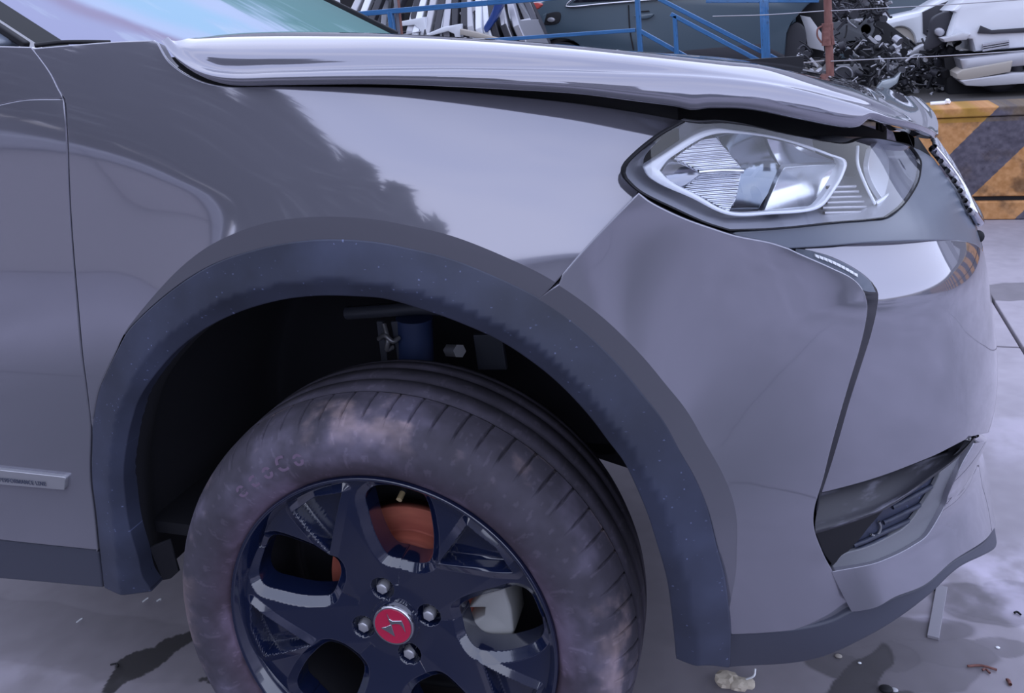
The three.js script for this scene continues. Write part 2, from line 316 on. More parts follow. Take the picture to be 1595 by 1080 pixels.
{
  const b = panel('door_badge', [[[100.5, 745], [99, 763]], [[99, 763], [0, 754.5], [-55, 750]], [[-55, 750], [-55, 729]], [[-55, 729], [0, 734], [100.5, 745]]], (s, y) => Dside(s, y) + 0.007, M.silver, door, { depth: 0.008, r: 0.0012 });
  b.userData.label = 'silver badge strip';
  const font = await new FontLoader().loadAsync('fonts/droid/droid_sans_regular.typeface.json');
  const g = new TextGeometry('PERFORMANCE LINE', { font, size: 0.007, depth: 0.0006, curveSegments: 3 }); g.computeBoundingBox();
  const S = surf((s, y) => Dside(s, y) + 0.0084), A = hit(6, 746.4, Dside), B = hit(79, 753.2, Dside), w = g.boundingBox.max.x, p = g.attributes.position, L = Math.hypot(B[0] - A[0], B[1] - A[1]);
  for (let i = 0; i < p.count; i++) { const t = p.getX(i) / w, q = S(lerp(A[0], B[0], t), lerp(A[1], B[1], t) + p.getY(i)); p.setXYZ(i, q.x, q.y, q.z + p.getZ(i) - 0.0003); }
  g.computeVertexNormals(); put('lettering', g, M.plastic, b);
}
// wheel arch trim
const ARCH_IN = [[234, 921], [220, 900], [213, 870], [200, 825], [193, 780], [190, 738], [196, 686], [203, 655], [214, 622], [237, 586], [267, 551], [297, 525], [326, 506], [363, 488], [400, 475], [447, 464], [500, 459], [550, 460], [600, 464], [650, 478], [713, 500], [776, 528], [846, 575], [887, 612], [923, 652], [950, 688], [974, 720], [995, 763], [1012, 805], [1026, 850], [1034, 876], [1042, 909], [1047, 945], [1052, 990], [1055, 1026]];
const arch = panel('wheel_arch_trim', [off(ARCH, -1.2), [[1134, 1039], [1100, 1036], [1055, 1026]], ARCH_IN.slice().reverse(), [[234, 921], [164, 916]], GAP.slice(13).reverse().map((p) => [p[0] + 3, p[1]])], Dclad, M.plastic, car, { cell: 0.008, depth: 0.03, r: 0.003, dir: V(0, 0, -1) });
// bumper
{
  const o = { cell: 0.01, depth: 0.016, r: 0.002, skip: onCrease };
  const main = raw([
    run([[995, 303], [1010, 315], [1060, 340], [1110, 358], [1145, 369], [1200, 380], [1228, 389]], Dbum1),
    run([[1228, 389], [1245, 397], [1295, 419], [1330, 437], [1344, 454], [1350, 474], [1346, 510], [1336, 550], [1320, 602], [1295, 690], [1280, 750], [1267, 795], [1267, 825], [1280, 862], [1296, 892]], Dbum1),
    run([[1296, 892], [1310, 920], [1327, 953]], Dbum1), run([[1327, 953], [1300, 967], [1259, 978], [1200, 985], [1140, 988]], Dbum1),
    creaseB.filter((p) => p[1] > 0.41).reverse(), run([[868, 440], [921, 380], [995, 303]], Dbum1).slice(2)]);
  const edge = run(off(ARCH.slice(17, 29), 3), Dside), strip = raw([creaseB.filter((p) => p[1] > 0.41), edge.filter((p) => p[1] > 0.41).reverse()]);
  put('bumper_side', merge([sheet(main, surf(Dbum1), o), sheet(strip, surf(Dbum1Lip), { ...o, cell: 0.008 })]), M.paint, car);
}
const Dcorner = (s, y) => Dbump(s, y) - 0.012 * (1 - sstep(0.66, 0.85, s)) - 0.002 - 0.16 * soft(y - 0.81, 0.0008) * (1 - sstep(0.74, 1.0, s));
const Dlow = (s, y) => Dbump(s, y) + 0.3 * Math.max(0, 0.5 - y) * sstep(0.60, 0.68, s) * (1 - sstep(0.72, 1.12, s));
const FC = PL.mid;
panel('bumper_corner', [
  [[1254, 388], [1295, 386], [1355, 379], [1446, 376], [1496, 376], [1519, 382], [1531, 392]], [[1531, 392], [FC, 0.765, 1]], [[FC, 0.765, 1], [FC, 0.5, 1]],
  [[FC, 0.5, 1], [1.12, 0.485, 1], [1511, 681], [1446, 713], [1370, 742], [1315, 758], [1279, 767]],
  [[1279, 767], [1306, 683], [1324, 620], [1344, 558], [1356, 520], [1366, 476], [1366, 453], [1357, 438], [1335, 420], [1296, 400], [1254, 388]],
], Dcorner, M.paint, car, { cell: 0.01, depth: 0.018, r: 0.002 });
panel('bumper_lower', [
  [[1296, 892], [1345, 883], [1421, 852], [1447, 832], [1472, 790], [1484, 756], [1500, 722], [1517, 692]], [[1517, 692], [1.15, 0.46, 1], [FC, 0.455, 1]], [[FC, 0.455, 1], [FC, 0.32, 1]], [[FC, 0.32, 1], [1.12, 0.328, 1], [1542, 832], [1486, 872], [1438, 912], [1389, 932], [1363, 946], [1327, 953]], [[1327, 953], [1310, 920], [1296, 892]],
], Dlow, M.paint, car, { cell: 0.01, depth: 0.012, r: 0.001 });
panel('bumper_lip', [
  [[1139, 991], [1200, 988], [1259, 981], [1300, 970], [1330, 955], [1363, 949], [1389, 936], [1438, 916], [1486, 877], [1543, 835]], [[1543, 835], [1.14, 0.322, 1], [FC, 0.315, 1]], [[FC, 0.315, 1], [FC, 0.285, 1]], [[FC, 0.285, 1], [1.14, 0.3, 1], [1494, 881], [1446, 925], [1397, 962], [1337, 997], [1272, 1025], [1220, 1034], [1138, 1039]], [[1138, 1039], [1139, 991]],
], (s, y) => Dbump(s, y) + 0.3 * Math.max(0, 0.5 - y) * sstep(0.5, 0.85, s) * (1 - sstep(0.72, 1.12, s)) - 0.003, M.lip, car, { cell: 0.01, depth: 0.05, r: 0.004 });
// daytime running light in the slit between the two
const drl = panel('daytime_running_light', [[[1240, 388], [1262, 391], [1300, 404], [1335, 422], [1356, 440], [1364, 455]], [[1364, 455], [1345, 452], [1330, 434], [1295, 416], [1240, 392]]], (s, y) => Dbump(s, y) - 0.013, phys({ color: rgb(0.13, 0.15, 0.19), roughness: 0.15, clearcoat: 1 }), car, { depth: 0.01, r: 0.0005 });
for (let i = 0; i < 10; i++) { const t = i / 10, a = [lerp(1270, 1337, t), lerp(395, 428, t * t * 0.35 + t * 0.65) + 1]; panel('light_cell', [[[a[0], a[1]], [a[0] + 5.5, a[1] + 2.5]], [[a[0] + 5.5, a[1] + 2.5], [a[0] + 6, a[1] + 7]], [[a[0] + 6, a[1] + 7], [a[0] + 1, a[1] + 4]]], (s, y) => Dbump(s, y) - 0.0105, M.white, drl, { depth: 0.003, r: 0.0003 }); }

panel('bumper_slit_trim', [
  [[1358, 440], [1367, 455], [1366, 478], [1356, 522], [1344, 560], [1324, 622], [1306, 685], [1277, 775]], [[1277, 775], [1272, 800]],
  [[1272, 800], [1282, 740], [1297, 685], [1320, 605], [1336, 552], [1346, 512], [1350, 476], [1345, 452], [1358, 440]],
], (s, y) => Dbump(s, y) - 0.014, M.gloss, car, { depth: 0.01 });
// fog-lamp recess: shelf, side wall, plate with slats
{
  const back = [[1279, 766], [1316, 757], [1371, 741], [1446, 713], [1511, 682]], edge = [[1270, 829], [1320, 814], [1383, 789], [1446, 746], [1483, 719], [1518, 682]];
  const r0 = rowPts(back, (s, y) => Dcorner(s, y) - 0.022, 60), r1 = rowPts(back.map((p) => [p[0], p[1] + 3]), (s, y) => Dcorner(s, y) - 0.019, 60), r2 = rowPts(edge.map((p, i) => [p[0], p[1] - [17, 15, 13, 9, 6, 3][i]]), (s, y) => Dbump(s, y) - 0.009, 60), r3 = rowPts(edge, (s, y) => Dbump(s, y) + 0.002, 60), r4 = rowPts(edge.map((p) => [p[0], p[1] + 3]), (s, y) => Dbump(s, y) - 0.014, 60);
  const ds = tex(256, 256, (u, v) => { const n = fbm(u, v, 8, 5, 21), k = 0.5 + 0.4 * sstep(0.55, 0.8, n); return [k, k * 0.97, k * 1.02]; });
  M.shelf = phys({ color: rgb(0.16, 0.17, 0.2), map: ds, roughness: 0.55 });
  put('fog_lamp_shelf', skin(dense([r0, r1, r2, r3, r4], 4), { flip: true }), M.shelf, car).userData.label = 'dusty black shelf above the fog lamp recess';
  const Dre = (s, y) => Dlow(s, y) - 0.0135;
  const rec = panel('fog_lamp_recess', [[[1272, 832], [1320, 817], [1383, 792], [1446, 749], [1470, 732]], [[1470, 732], [1462, 765], [1430, 815], [1405, 838], [1345, 866], [1300, 882]], [[1300, 882], [1272, 832]]], Dre, M.plastic, car, { depth: 0.01 });
  panel('recess_wall', [[[1272, 831], [1320, 816], [1375, 796]], [[1375, 796], [1340, 838], [1298, 880]], [[1298, 880], [1284, 860], [1272, 831]]], (s, y) => Dlow(s, y) - 0.004 - 0.08 * Math.max(0, s - 0.585), M.black, car, { depth: 0.01 });
  M.grey = phys({ color: rgb(0.16, 0.165, 0.19), roughness: 0.45 });
  panel('fog_lamp_surround', [[[1298, 883], [1313, 866], [1345, 856], [1385, 838], [1411, 822], [1430, 799], [1448, 772], [1466, 736]], [[1466, 736], [1484, 720], [1508, 695]], [[1508, 695], [1496, 722], [1481, 755], [1470, 789], [1445, 830], [1420, 850], [1345, 880], [1306, 889]], [[1306, 889], [1298, 883]]], (s, y) => Dlow(s, y) - 0.007, M.grey, car, { depth: 0.005, r: 0.0015 });
  for (const [a, b] of [[[1387, 789], [1458, 750]], [[1373, 813], [1443, 778]], [[1327, 848], [1424, 804]], [[1323, 858], [1408, 822]]]) {
    const S = surf((s, y) => Dlow(s, y) - 0.0105), q = spline(toSY([a, [(a[0] + b[0]) / 2, (a[1] + b[1]) / 2 + 1], b], Dre), 0.01).map((p) => S(p[0], p[1]));
    put('slat', tube(q, 0.003, 16, 8), M.plastic, rec);
  }
  const S = surf((s, y) => Dlow(s, y) - 0.0105), tq = toSY([[1366, 811], [1369, 820], [1366, 829], [1360, 833], [1354, 831]], Dre).map((p) => S(p[0], p[1]));
  put('tow_eye_cover', tube(tq, 0.0016, 20, 6), M.grey, rec);
}
// nose panel between head lamp and corner panel, grille beside it
const LAMP = [[1065, 189], [1025, 212], [987, 243], [972.5, 260], [971, 273], [980, 285], [995, 298], [1050, 325.5], [1100, 348], [1136, 359], [1200, 357], [1301, 347], [1350, 343], [1381, 339], [1403, 323], [1421, 300], [1433, 270], [1432, 246], [1420.5, 230], [1395.5, 220.5], [1370.5, 216], [1341, 216], [1320, 223], [1283, 219.5], [1220, 207.5], [1176, 197.5], [1126, 191], [1090, 192]];
panel('nose_panel', [
  [[1143, 364], [1200, 360], [1301, 350], [1350, 346], [1383, 342], [1406, 325], [1424, 301], [1436, 270], [1435, 246], [1424, 231]],
  [[1424, 231], [1436, 236], [1.06, 0.915, 1]], [[1.06, 0.915, 1], [1.06, 0.87, 1], [1.10, 0.812, 1], [FC, 0.806, 1]], [[FC, 0.806, 1], [FC, 0.779, 1]], [[FC, 0.779, 1], [1531, 389], [1519, 379], [1496, 373], [1446, 372.5], [1355, 376], [1280, 382], [1228, 385]],
  [[1228, 385], [1200, 376], [1143, 364]],
], (s, y) => Dbump(s, y) - 0.003, M.nose, car, { cell: 0.008, depth: 0.02, r: 0.002 });
{
  const S = surf((s, y) => Dbump(s, y) - 0.02), gp = [[1.06, 0.93], [FC, 0.95], [FC, 0.8], [1.1, 0.806], [1.06, 0.86]];
  const gr = put('grille', sheet(gp, S, { cell: 0.015, depth: 0.02 }), M.black, car);
  const S2 = surf((s, y) => Dbump(s, y) + 0.004);
  for (let k = 0; k < 7; k++) { const q = []; for (let i = 0; i <= 30; i++) { const s = lerp(1.06, FC, i / 30), y = lerp(0.925, 0.82, (k + (i % 2) * 0.5) / 7.2); q.push(S2(s, y)); } put('grille_bar', tube(q, 0.0045, 90, 6), M.silver, gr); }
  put('grille_frame', tube([[1.065, 0.93], [1.085, 0.9], [1.1, 0.86], [1.085, 0.835], [1.10, 0.812], [1.2, 0.806], [FC, 0.803]].map((p) => surf((s, y) => Dbump(s, y) + 0.005)(...p)), 0.007, 60, 8), M.chrome, gr);
  const a = hit(1529, 372, Dbump), n = S2(a[0] + 0.01, a[1]); const sp = new THREE.SphereGeometry(0.009, 16, 10); sp.scale(1, 1.1, 0.6); sp.translate(n.x - 0.008, n.y, n.z - 0.004); put('parking_sensor', sp, M.black, car);
}
// ---- head lamp: bucket, reflectors, light guide, clear lens
{
  const lamp = grp('head_lamp', car), lo = outline([LAMP.slice(0, 10), LAMP.slice(9, 14), LAMP.slice(13, 20), LAMP.slice(19, 24), LAMP.slice(23).concat([LAMP[0]])], Dbump);
  const inner = (k) => { const c = lo.reduce((a, p) => [a[0] + p[0] / lo.length, a[1] + p[1] / lo.length], [0, 0]); return lo.map((p) => [lerp(c[0], p[0], k), lerp(c[1], p[1], k)]); };
  const Dh = (q) => (s, y) => Dbump(s, y) + q, ring = (p, q) => p.map((a) => surf(Dh(q))(a[0], a[1]));
  put('bucket', skin([ring(lo, -0.004), ring(lo, -0.02), ring(inner(0.97), -0.05), ring(inner(0.9), -0.08), ring(inner(0.3), -0.085), ring(inner(0.02), -0.085)], { close: true }), phys({ color: rgb(0.45, 0.46, 0.52), roughness: 0.3, metalness: 0.3 }), lamp);
  const seal = lo.map((p, i) => { const a = lo[(i + lo.length - 1) % lo.length], b = lo[(i + 1) % lo.length], l = Math.hypot(b[0] - a[0], b[1] - a[1]) || 1; return [p, [p[0] - (b[1] - a[1]) / l * 0.0 , p[1]]]; });
  put('seal', skin([ring(inner(1.012), -0.006), ring(inner(1.006), 0.0012), ring(inner(0.992), 0.001), ring(inner(0.99), -0.004)], { close: true }), M.black, lamp);
  const lensPoly = inner(0.99);
  M.lens = phys({ color: rgb(0.97, 0.98, 1), roughness: 0.0, transmission: 1, thickness: 0, ior: 1.58 });
  put('lens', sheet(lensPoly, surf(Dh(0)), { cell: 0.01, depth: 0 }), M.lens, lamp);
  M.mirror = phys({ color: rgb(0.72, 0.74, 0.8), metalness: 1, roughness: 0.12 });
  M.guide = phys({ color: rgb(0.85, 0.88, 0.95), roughness: 0.25, clearcoat: 1 });
  // light guide: closed band, broad at the rear, thin at the front
  const out = [[1001, 260], [1024, 246], [1085, 208], [1113, 200], [1145, 203], [1201, 211], [1251, 224], [1290, 238], [1318, 252], [1313, 272], [1297, 300], [1283, 319], [1266, 328], [1200, 334.5], [1133, 335], [1075, 308], [1025, 286], [1007, 273]];
  const inn = [[1027.5, 266], [1040, 250], [1056, 238], [1092, 216], [1114, 209], [1145, 208], [1201, 215], [1250, 228], [1288, 241.5], [1313, 253.5], [1309, 271], [1293, 298], [1279, 315], [1262, 323.5], [1200, 329], [1135, 329.5], [1085, 304], [1040, 279]];
  const cl = (a) => [a.concat([a[0]])], po = outline(cl(out), Dh(-0.03), 0.004), pi = outline(cl(inn), Dh(-0.03), 0.004);
  const rs = (p, n) => { const c = new THREE.CatmullRomCurve3(p.map((q) => V(q[0], q[1], 0)), true); return c.getSpacedPoints(n).slice(0, n).map((q) => [q.x, q.y]); };
  const ro = rs(po, 160), ri = rs(pi, 160);
  put('light_guide', skin([ring(ro, -0.05), ring(ro, -0.031), ring(ro.map((p, i) => [lerp(p[0], ri[i][0], 0.15), lerp(p[1], ri[i][1], 0.15)]), -0.028), ring(ro.map((p, i) => [lerp(p[0], ri[i][0], 0.85), lerp(p[1], ri[i][1], 0.85)]), -0.028), ring(ri, -0.03), ring(ri, -0.036)], { close: true }), M.guide, lamp).userData.label = 'white light guide band';
  // three reflectors inside the band: ribbed rear one, dark centre bowl, bright front one
  const refl = (name, runs, q, bow, mat, ribs = 0) => { const p = outline(runs, Dh(-0.045), 0.004); let x0 = 9, x1 = -9, y0 = 9, y1 = -9; for (const a of p) { x0 = Math.min(x0, a[0]); x1 = Math.max(x1, a[0]); y0 = Math.min(y0, a[1]); y1 = Math.max(y1, a[1]); } const D = (s, y) => { const u = (s - x0) / (x1 - x0) * 2 - 1, v = (y - y0) / (y1 - y0) * 2 - 1; return Dbump(s, y) + q + bow * (u * u * 0.6 + v * v * 0.6) + (ribs ? 0.0007 * Math.sin(y * ribs) : 0); }; return put(name, sheet(p, surf(D), { cell: ribs ? 0.0008 : 0.005, depth: 0.006, r: 0.0006 }), mat, lamp); };
  refl('ribbed_reflector', [[[1030, 266], [1058, 240], [1095, 217], [1112, 213]], [[1112, 213], [1135, 240], [1152, 262]], [[1152, 262], [1145, 300], [1132, 327]], [[1132, 327], [1085, 302], [1042, 280], [1030, 266]]], -0.045, 0.012, M.mirror, 1500);
  refl('low_beam_reflector', [[[1114, 213], [1150, 210], [1195, 216], [1220, 262]], [[1220, 262], [1212, 292], [1187, 327]], [[1187, 327], [1134, 327.5]], [[1134, 327.5], [1147, 300], [1154, 262]], [[1154, 262], [1137, 240], [1114, 213]]], -0.075, 0.03, phys({ color: rgb(0.22, 0.25, 0.3), metalness: 1, roughness: 0.1 }));
  refl('high_beam_reflector', [[[1222, 262], [1310, 256]], [[1310, 256], [1306, 272], [1290, 298], [1276, 314], [1260, 322]], [[1260, 322], [1189, 327]], [[1189, 327], [1213, 292], [1222, 262]]], -0.06, 0.02, phys({ color: rgb(0.8, 0.82, 0.86), metalness: 0.9, roughness: 0.22 }));
  refl('upper_reflector', [[[1197, 217], [1250, 229], [1287, 243], [1311, 255]], [[1311, 255], [1222, 260]], [[1222, 260], [1197, 217]]], -0.06, 0.01, phys({ color: rgb(0.5, 0.52, 0.58), metalness: 1, roughness: 0.15 }));
  refl('front_reflector', [[[1338, 232], [1356, 218.5], [1380, 222], [1402, 232], [1408, 250]], [[1408, 250], [1400, 280], [1382, 305], [1365, 318]], [[1365, 318], [1350, 290], [1338, 258], [1338, 232]]], -0.04, 0.012, phys({ color: rgb(0.72, 0.74, 0.8), metalness: 0.5, roughness: 0.3 }));
  refl('rear_facet', [[[1031, 265], [1043, 251], [1090, 268]], [[1090, 268], [1058, 287], [1040, 277]], [[1040, 277], [1031, 265]]], -0.038, 0.008, phys({ color: rgb(0.3, 0.31, 0.36), metalness: 1, roughness: 0.15 }));
  const gp = (pts, q) => toSY(pts, Dh(q)).map((p) => surf(Dh(q))(p[0], p[1]));
  put('centre_bar', tube(gp([[1088, 268.5], [1120, 266], [1157, 266.5]], -0.036), 0.0035, 16, 8), M.mirror, lamp);
  put('light_guide', tube(gp([[1408, 250], [1402, 276], [1388, 300], [1363, 318]], -0.03), 0.003, 30, 8), M.guide, lamp);
  put('light_guide', tube(gp([[1336, 228], [1336, 255], [1349, 290], [1363, 318]], -0.03), 0.002, 30, 8), M.guide, lamp);
  for (let k = 0; k < 6; k++) put('cooling_fin', tube(gp([[1288 - k * 2 + (k % 2) * 5, 292 + k * 8], [1320, 291 + k * 8], [1332 + k * 4, 290.5 + k * 8]], -0.04), 0.0022, 12, 6), M.silver, lamp);
}
// ---- bonnet: sections from the lower edge over the shoulder to the middle, row heights read along the plan curve
{
  const inset0 = [0.012, 0.016, 0.034, 0.075], inset = (j, s) => inset0[j] + 0.066 * sstep(0.55, 1.1, s), rows = [
    [[251, 64], [275, 91], [311, 115], [356, 128], [430, 128], [500, 127], [600, 126.5], [700, 130], [800, 135], [900, 141.5], [1000, 154], [1050, 160.5], [1079, 166.5], [1105, 163.5], [1169, 165.5], [1244, 180], [1315, 193], [1342, 192], [1356, 181], [1386, 188], [1464, 211]],
    [[253, 63.5], [277, 87], [314, 108], [358, 115.5], [430, 114], [560, 111], [700, 110], [800, 111.5], [900, 114], [1050, 120], [1113, 124], [1180, 131], [1244, 142], [1310, 158], [1360, 171], [1400, 184], [1462, 209]],
    [[255, 63], [284, 72], [330, 79], [430, 81], [560, 80], [700, 81], [800, 84], [900, 90], [1000, 98], [1113, 110], [1200, 122], [1280, 138], [1340, 153], [1400, 173], [1459, 205.5]],
    [[257, 61.5], [300, 59], [400, 56.5], [500, 56], [616, 56.5], [750, 62.5], [880, 71.5], [1000, 83], [1132, 97], [1188, 103], [1250, 117], [1295, 130], [1342, 144], [1400, 166], [1456, 203]],
  ];
  const yOf = rows.map((r, j) => { const t = toSY(r, (s) => -inset(j, s)).sort((a, b) => a[0] - b[0]); const q = []; for (const p of t) if (!q.length || p[0] - q[q.length - 1][0] > 0.003) q.push(p); return curve1(q.concat([[q[q.length - 1][0] + 0.3, q[q.length - 1][1] + 0.002], [1.8, q[q.length - 1][1] + 0.003]])); });
  const s0 = toSY([[251, 64]], () => -inset0[0])[0][0], n = 260, L = [];
  for (let i = 0; i <= n; i++) {
    const s = lerp(s0, FC, Math.pow(i / n, 0.9)), c = plan(s);
    const P = (j, y) => V(c.x - c.nx * inset(j, s), y, c.z - c.nz * inset(j, s));
    const p0 = P(0, yOf[0](s)), p1 = P(1, Math.max(yOf[1](s), yOf[0](s) + 0.0005)), p2 = P(2, Math.max(yOf[2](s), yOf[1](s) + 0.0005)), p3 = P(3, Math.max(yOf[3](s), yOf[2](s) + 0.0003));
    const pa = P(1, p1.y + 0.004); pa.add(V(-c.nx * 0.009, 0, -c.nz * 0.009)); const pb = p0.clone().lerp(p1, 0.55).add(V(c.nx * 0.003, 0, c.nz * 0.003));
    const sec = [p0.clone().add(V(-c.nx * 0.03, -0.002, -c.nz * 0.03)), p0.clone().add(V(-c.nx * 0.004, -0.004, -c.nz * 0.004)), p0, pb, p1, pa, p2, p3];
    if (!i) L.C = curve1([[-0.9, 1.19], [-0.5, 1.168], [-0.2, 1.148], [0, 1.128], [0.13, 1.107], [0.3, 1.082], [0.43, 1.059], [0.5, 1.048], [0.6, 1.024], [0.68, 0.995], [0.73, 0.963], [0.8, 0.92]]);
    const mid = V(Math.min(p3.x * 0.9, 0.62), 0, -0.9);
    for (const k of [0.2, 0.42, 0.7, 1]) { const q = p3.clone().lerp(mid, k); q.y = lerp(p3.y, L.C(q.x) + 0.06 * (q.z + 0.7), sstep(0, 0.34, q.distanceTo(p3))); sec.push(q); }
    L.push(sec);
  }
  const half = dense(L[0].map((_, j) => L.map((r) => r[j])), 5);
  const A = skin(half, {}), mir = half.map((r) => r.map((p) => V(p.x, p.y - 0.13 * (p.z + 0.9), -1.8 - p.z))), B = skin(mir, { flip: true });
  const g = mergeVertices(merge([A, B]), 1e-5); g.computeVertexNormals();
  globalThis.HOODTOP = half;
  put('bonnet', g, M.paint, car);
}
{
  const D = (s, y) => -0.13 - 0.02 * sstep(0.6, 1, s);
  put('wing_rail', sheet([[-0.3, 0.95], [0.44, 0.9], [0.44, 1.06], [0.3, 1.09], [0.1, 1.12], [-0.1, 1.145], [-0.3, 1.15]], surf(() => -0.075), { cell: 0.03, depth: 0.004 }), M.black, car);
  put('slam_panel', sheet([[0.36, 0.86], [FC, 0.84], [FC, 0.945], [1.05, 0.955], [0.9, 0.98], [0.75, 1.005], [0.6, 1.03], [0.44, 1.055], [0.36, 1.06]], surf(D), { cell: 0.03, depth: 0.004 }), M.black, car);
}
// ---- dark inner structure behind the seams, engine-bay walls, underbody
{
  const Din = (s, y) => Math.min(Dside(s, y), Dbump(s, y)) - 0.034 - lipW(s, y) * 0.26;
  const poly = outline([[[-1.5, 0.38, 1], [-1.5, 1.10, 1]], [[-1.5, 1.10, 1], [-0.3, 1.12, 1], [0.0, 1.075, 1], [0.3, 1.02, 1], [0.44, 1.0, 1]], [[0.44, 1.0, 1], [0.40, 0.97, 1], [0.37, 0.95, 1]], [[0.37, 0.95, 1], [0.46, 0.89, 1], [0.7, 0.86, 1], [1.0, 0.84, 1], [FC, 0.84, 1]], [[FC, 0.84, 1], [FC, 0.3, 1]], [[FC, 0.3, 1], [1.1, 0.33, 1], [0.52, 0.37, 1]], ARCH.slice(1, 29).reverse(), [[-0.42, 0.62, 1], [-0.5, 0.38, 1]], [[-0.5, 0.38, 1], [-1.5, 0.38, 1]]], Din, 0.02);
  put('inner_structure', sheet(poly, surf(Din), { cell: 0.03, depth: 0.004 }), M.black, car);
  const box = (w, h, d, x, y, z) => { const g = new THREE.BoxGeometry(w, h, d); g.translate(x, y, z); return g; };
  put('engine_bay', merge([box(0.02, 0.7, 1.2, -0.55, 0.72, -0.93), box(0.9, 0.02, 1.4, 0.1, 0.8, -0.93), box(0.02, 0.3, 1.1, 0.5, 0.75, -0.9), box(0.9, 0.3, 0.02, 0.1, 0.86, -1.66)]), M.black, car);
  put('underbody', merge([box(1.2, 0.02, 1.3, 0.0, 0.42, -1.1), box(1.2, 0.02, 1.6, -0.95, 0.42, -0.88), box(1.2, 0.55, 0.02, -0.95, 0.7, -1.7)]), M.black, car);
}
// ---- wheel-arch liner: the arch's inner edge swept inwards, closed behind
{
  const S = surf(Dclad), q = spline(toSY(ARCH_IN, Dclad), 0.02), cx = 0.0, cy = 0.46;
  const row = (z, k) => { const ye = onZ(1016, 837, z ?? -0.04).y; return q.map((p) => { const a = S(p[0], p[1]), o = V(cx + (a.x - cx) * k, cy + (a.y - cy) * k, z === null ? a.z - 0.022 : z); if (o.x > 0.28 && k >= 1) o.y = Math.max(o.y, ye); return o; }); };
  const rows = [row(null, 1.0), row(-0.055, 1.004), row(-0.09, 1.05), row(-0.12, 1.06), row(-0.24, 1.07), row(-0.36, 1.07), row(-0.44, 1.05), row(-0.45, 0.98), row(-0.45, 0.6), row(-0.45, 0.2)];
  put('wheel_arch_liner', skin(dense(rows, 3), { flip: true }), M.liner, car);
  const tip = toSY([[213, 872], [234, 922], [246, 919], [257, 908], [244, 860]], Dclad);
  put('liner_tab', sheet(tip, surf((s, y) => Dclad(s, y) - 0.03), { depth: 0.004 }), M.liner, car);
  // what shows of the suspension above the tyre
  M.iron = phys({ color: rgb(0.05, 0.055, 0.075), roughness: 0.5, metalness: 0.3 });
  const P = (x, y, z = -0.3) => onZ(x, y, z);
  const st = grp('suspension_strut', car);
  put('cross_tube', tube([P(540, 488), P(600, 484), P(660, 480), P(720, 486)], 0.011, 20, 10), M.iron, st);
  put('damper_tube', rod(P(645, 495), P(650, 620), 0.03, 20), phys({ color: rgb(0.02, 0.035, 0.1), roughness: 0.45 }), st);
  put('bracket', merge([bar(P(592, 500, -0.28), P(600, 565, -0.28), 0.012, 0.006), bar(P(615, 500, -0.28), P(626, 560, -0.28), 0.014, 0.006)]), M.iron, st);
  put('hose_clip', merge([tube([P(590, 528, -0.27), P(600, 523, -0.26), P(612, 532, -0.26), P(622, 526, -0.27)], 0.004), tube([P(598, 505, -0.27), P(604, 530, -0.26), P(603, 545, -0.26), P(612, 541, -0.27)], 0.004)]), phys({ color: rgb(0.2, 0.2, 0.22), roughness: 0.4, metalness: 0.6 }), st);
  const bt = rod(P(700, 546, -0.3), P(716, 547, -0.27), 0.011, 6); put('bolt', bt, M.silver, st);
  put('plate', bar(P(760, 520, -0.33), P(768, 575, -0.33), 0.05, 0.01), M.iron, st);
}
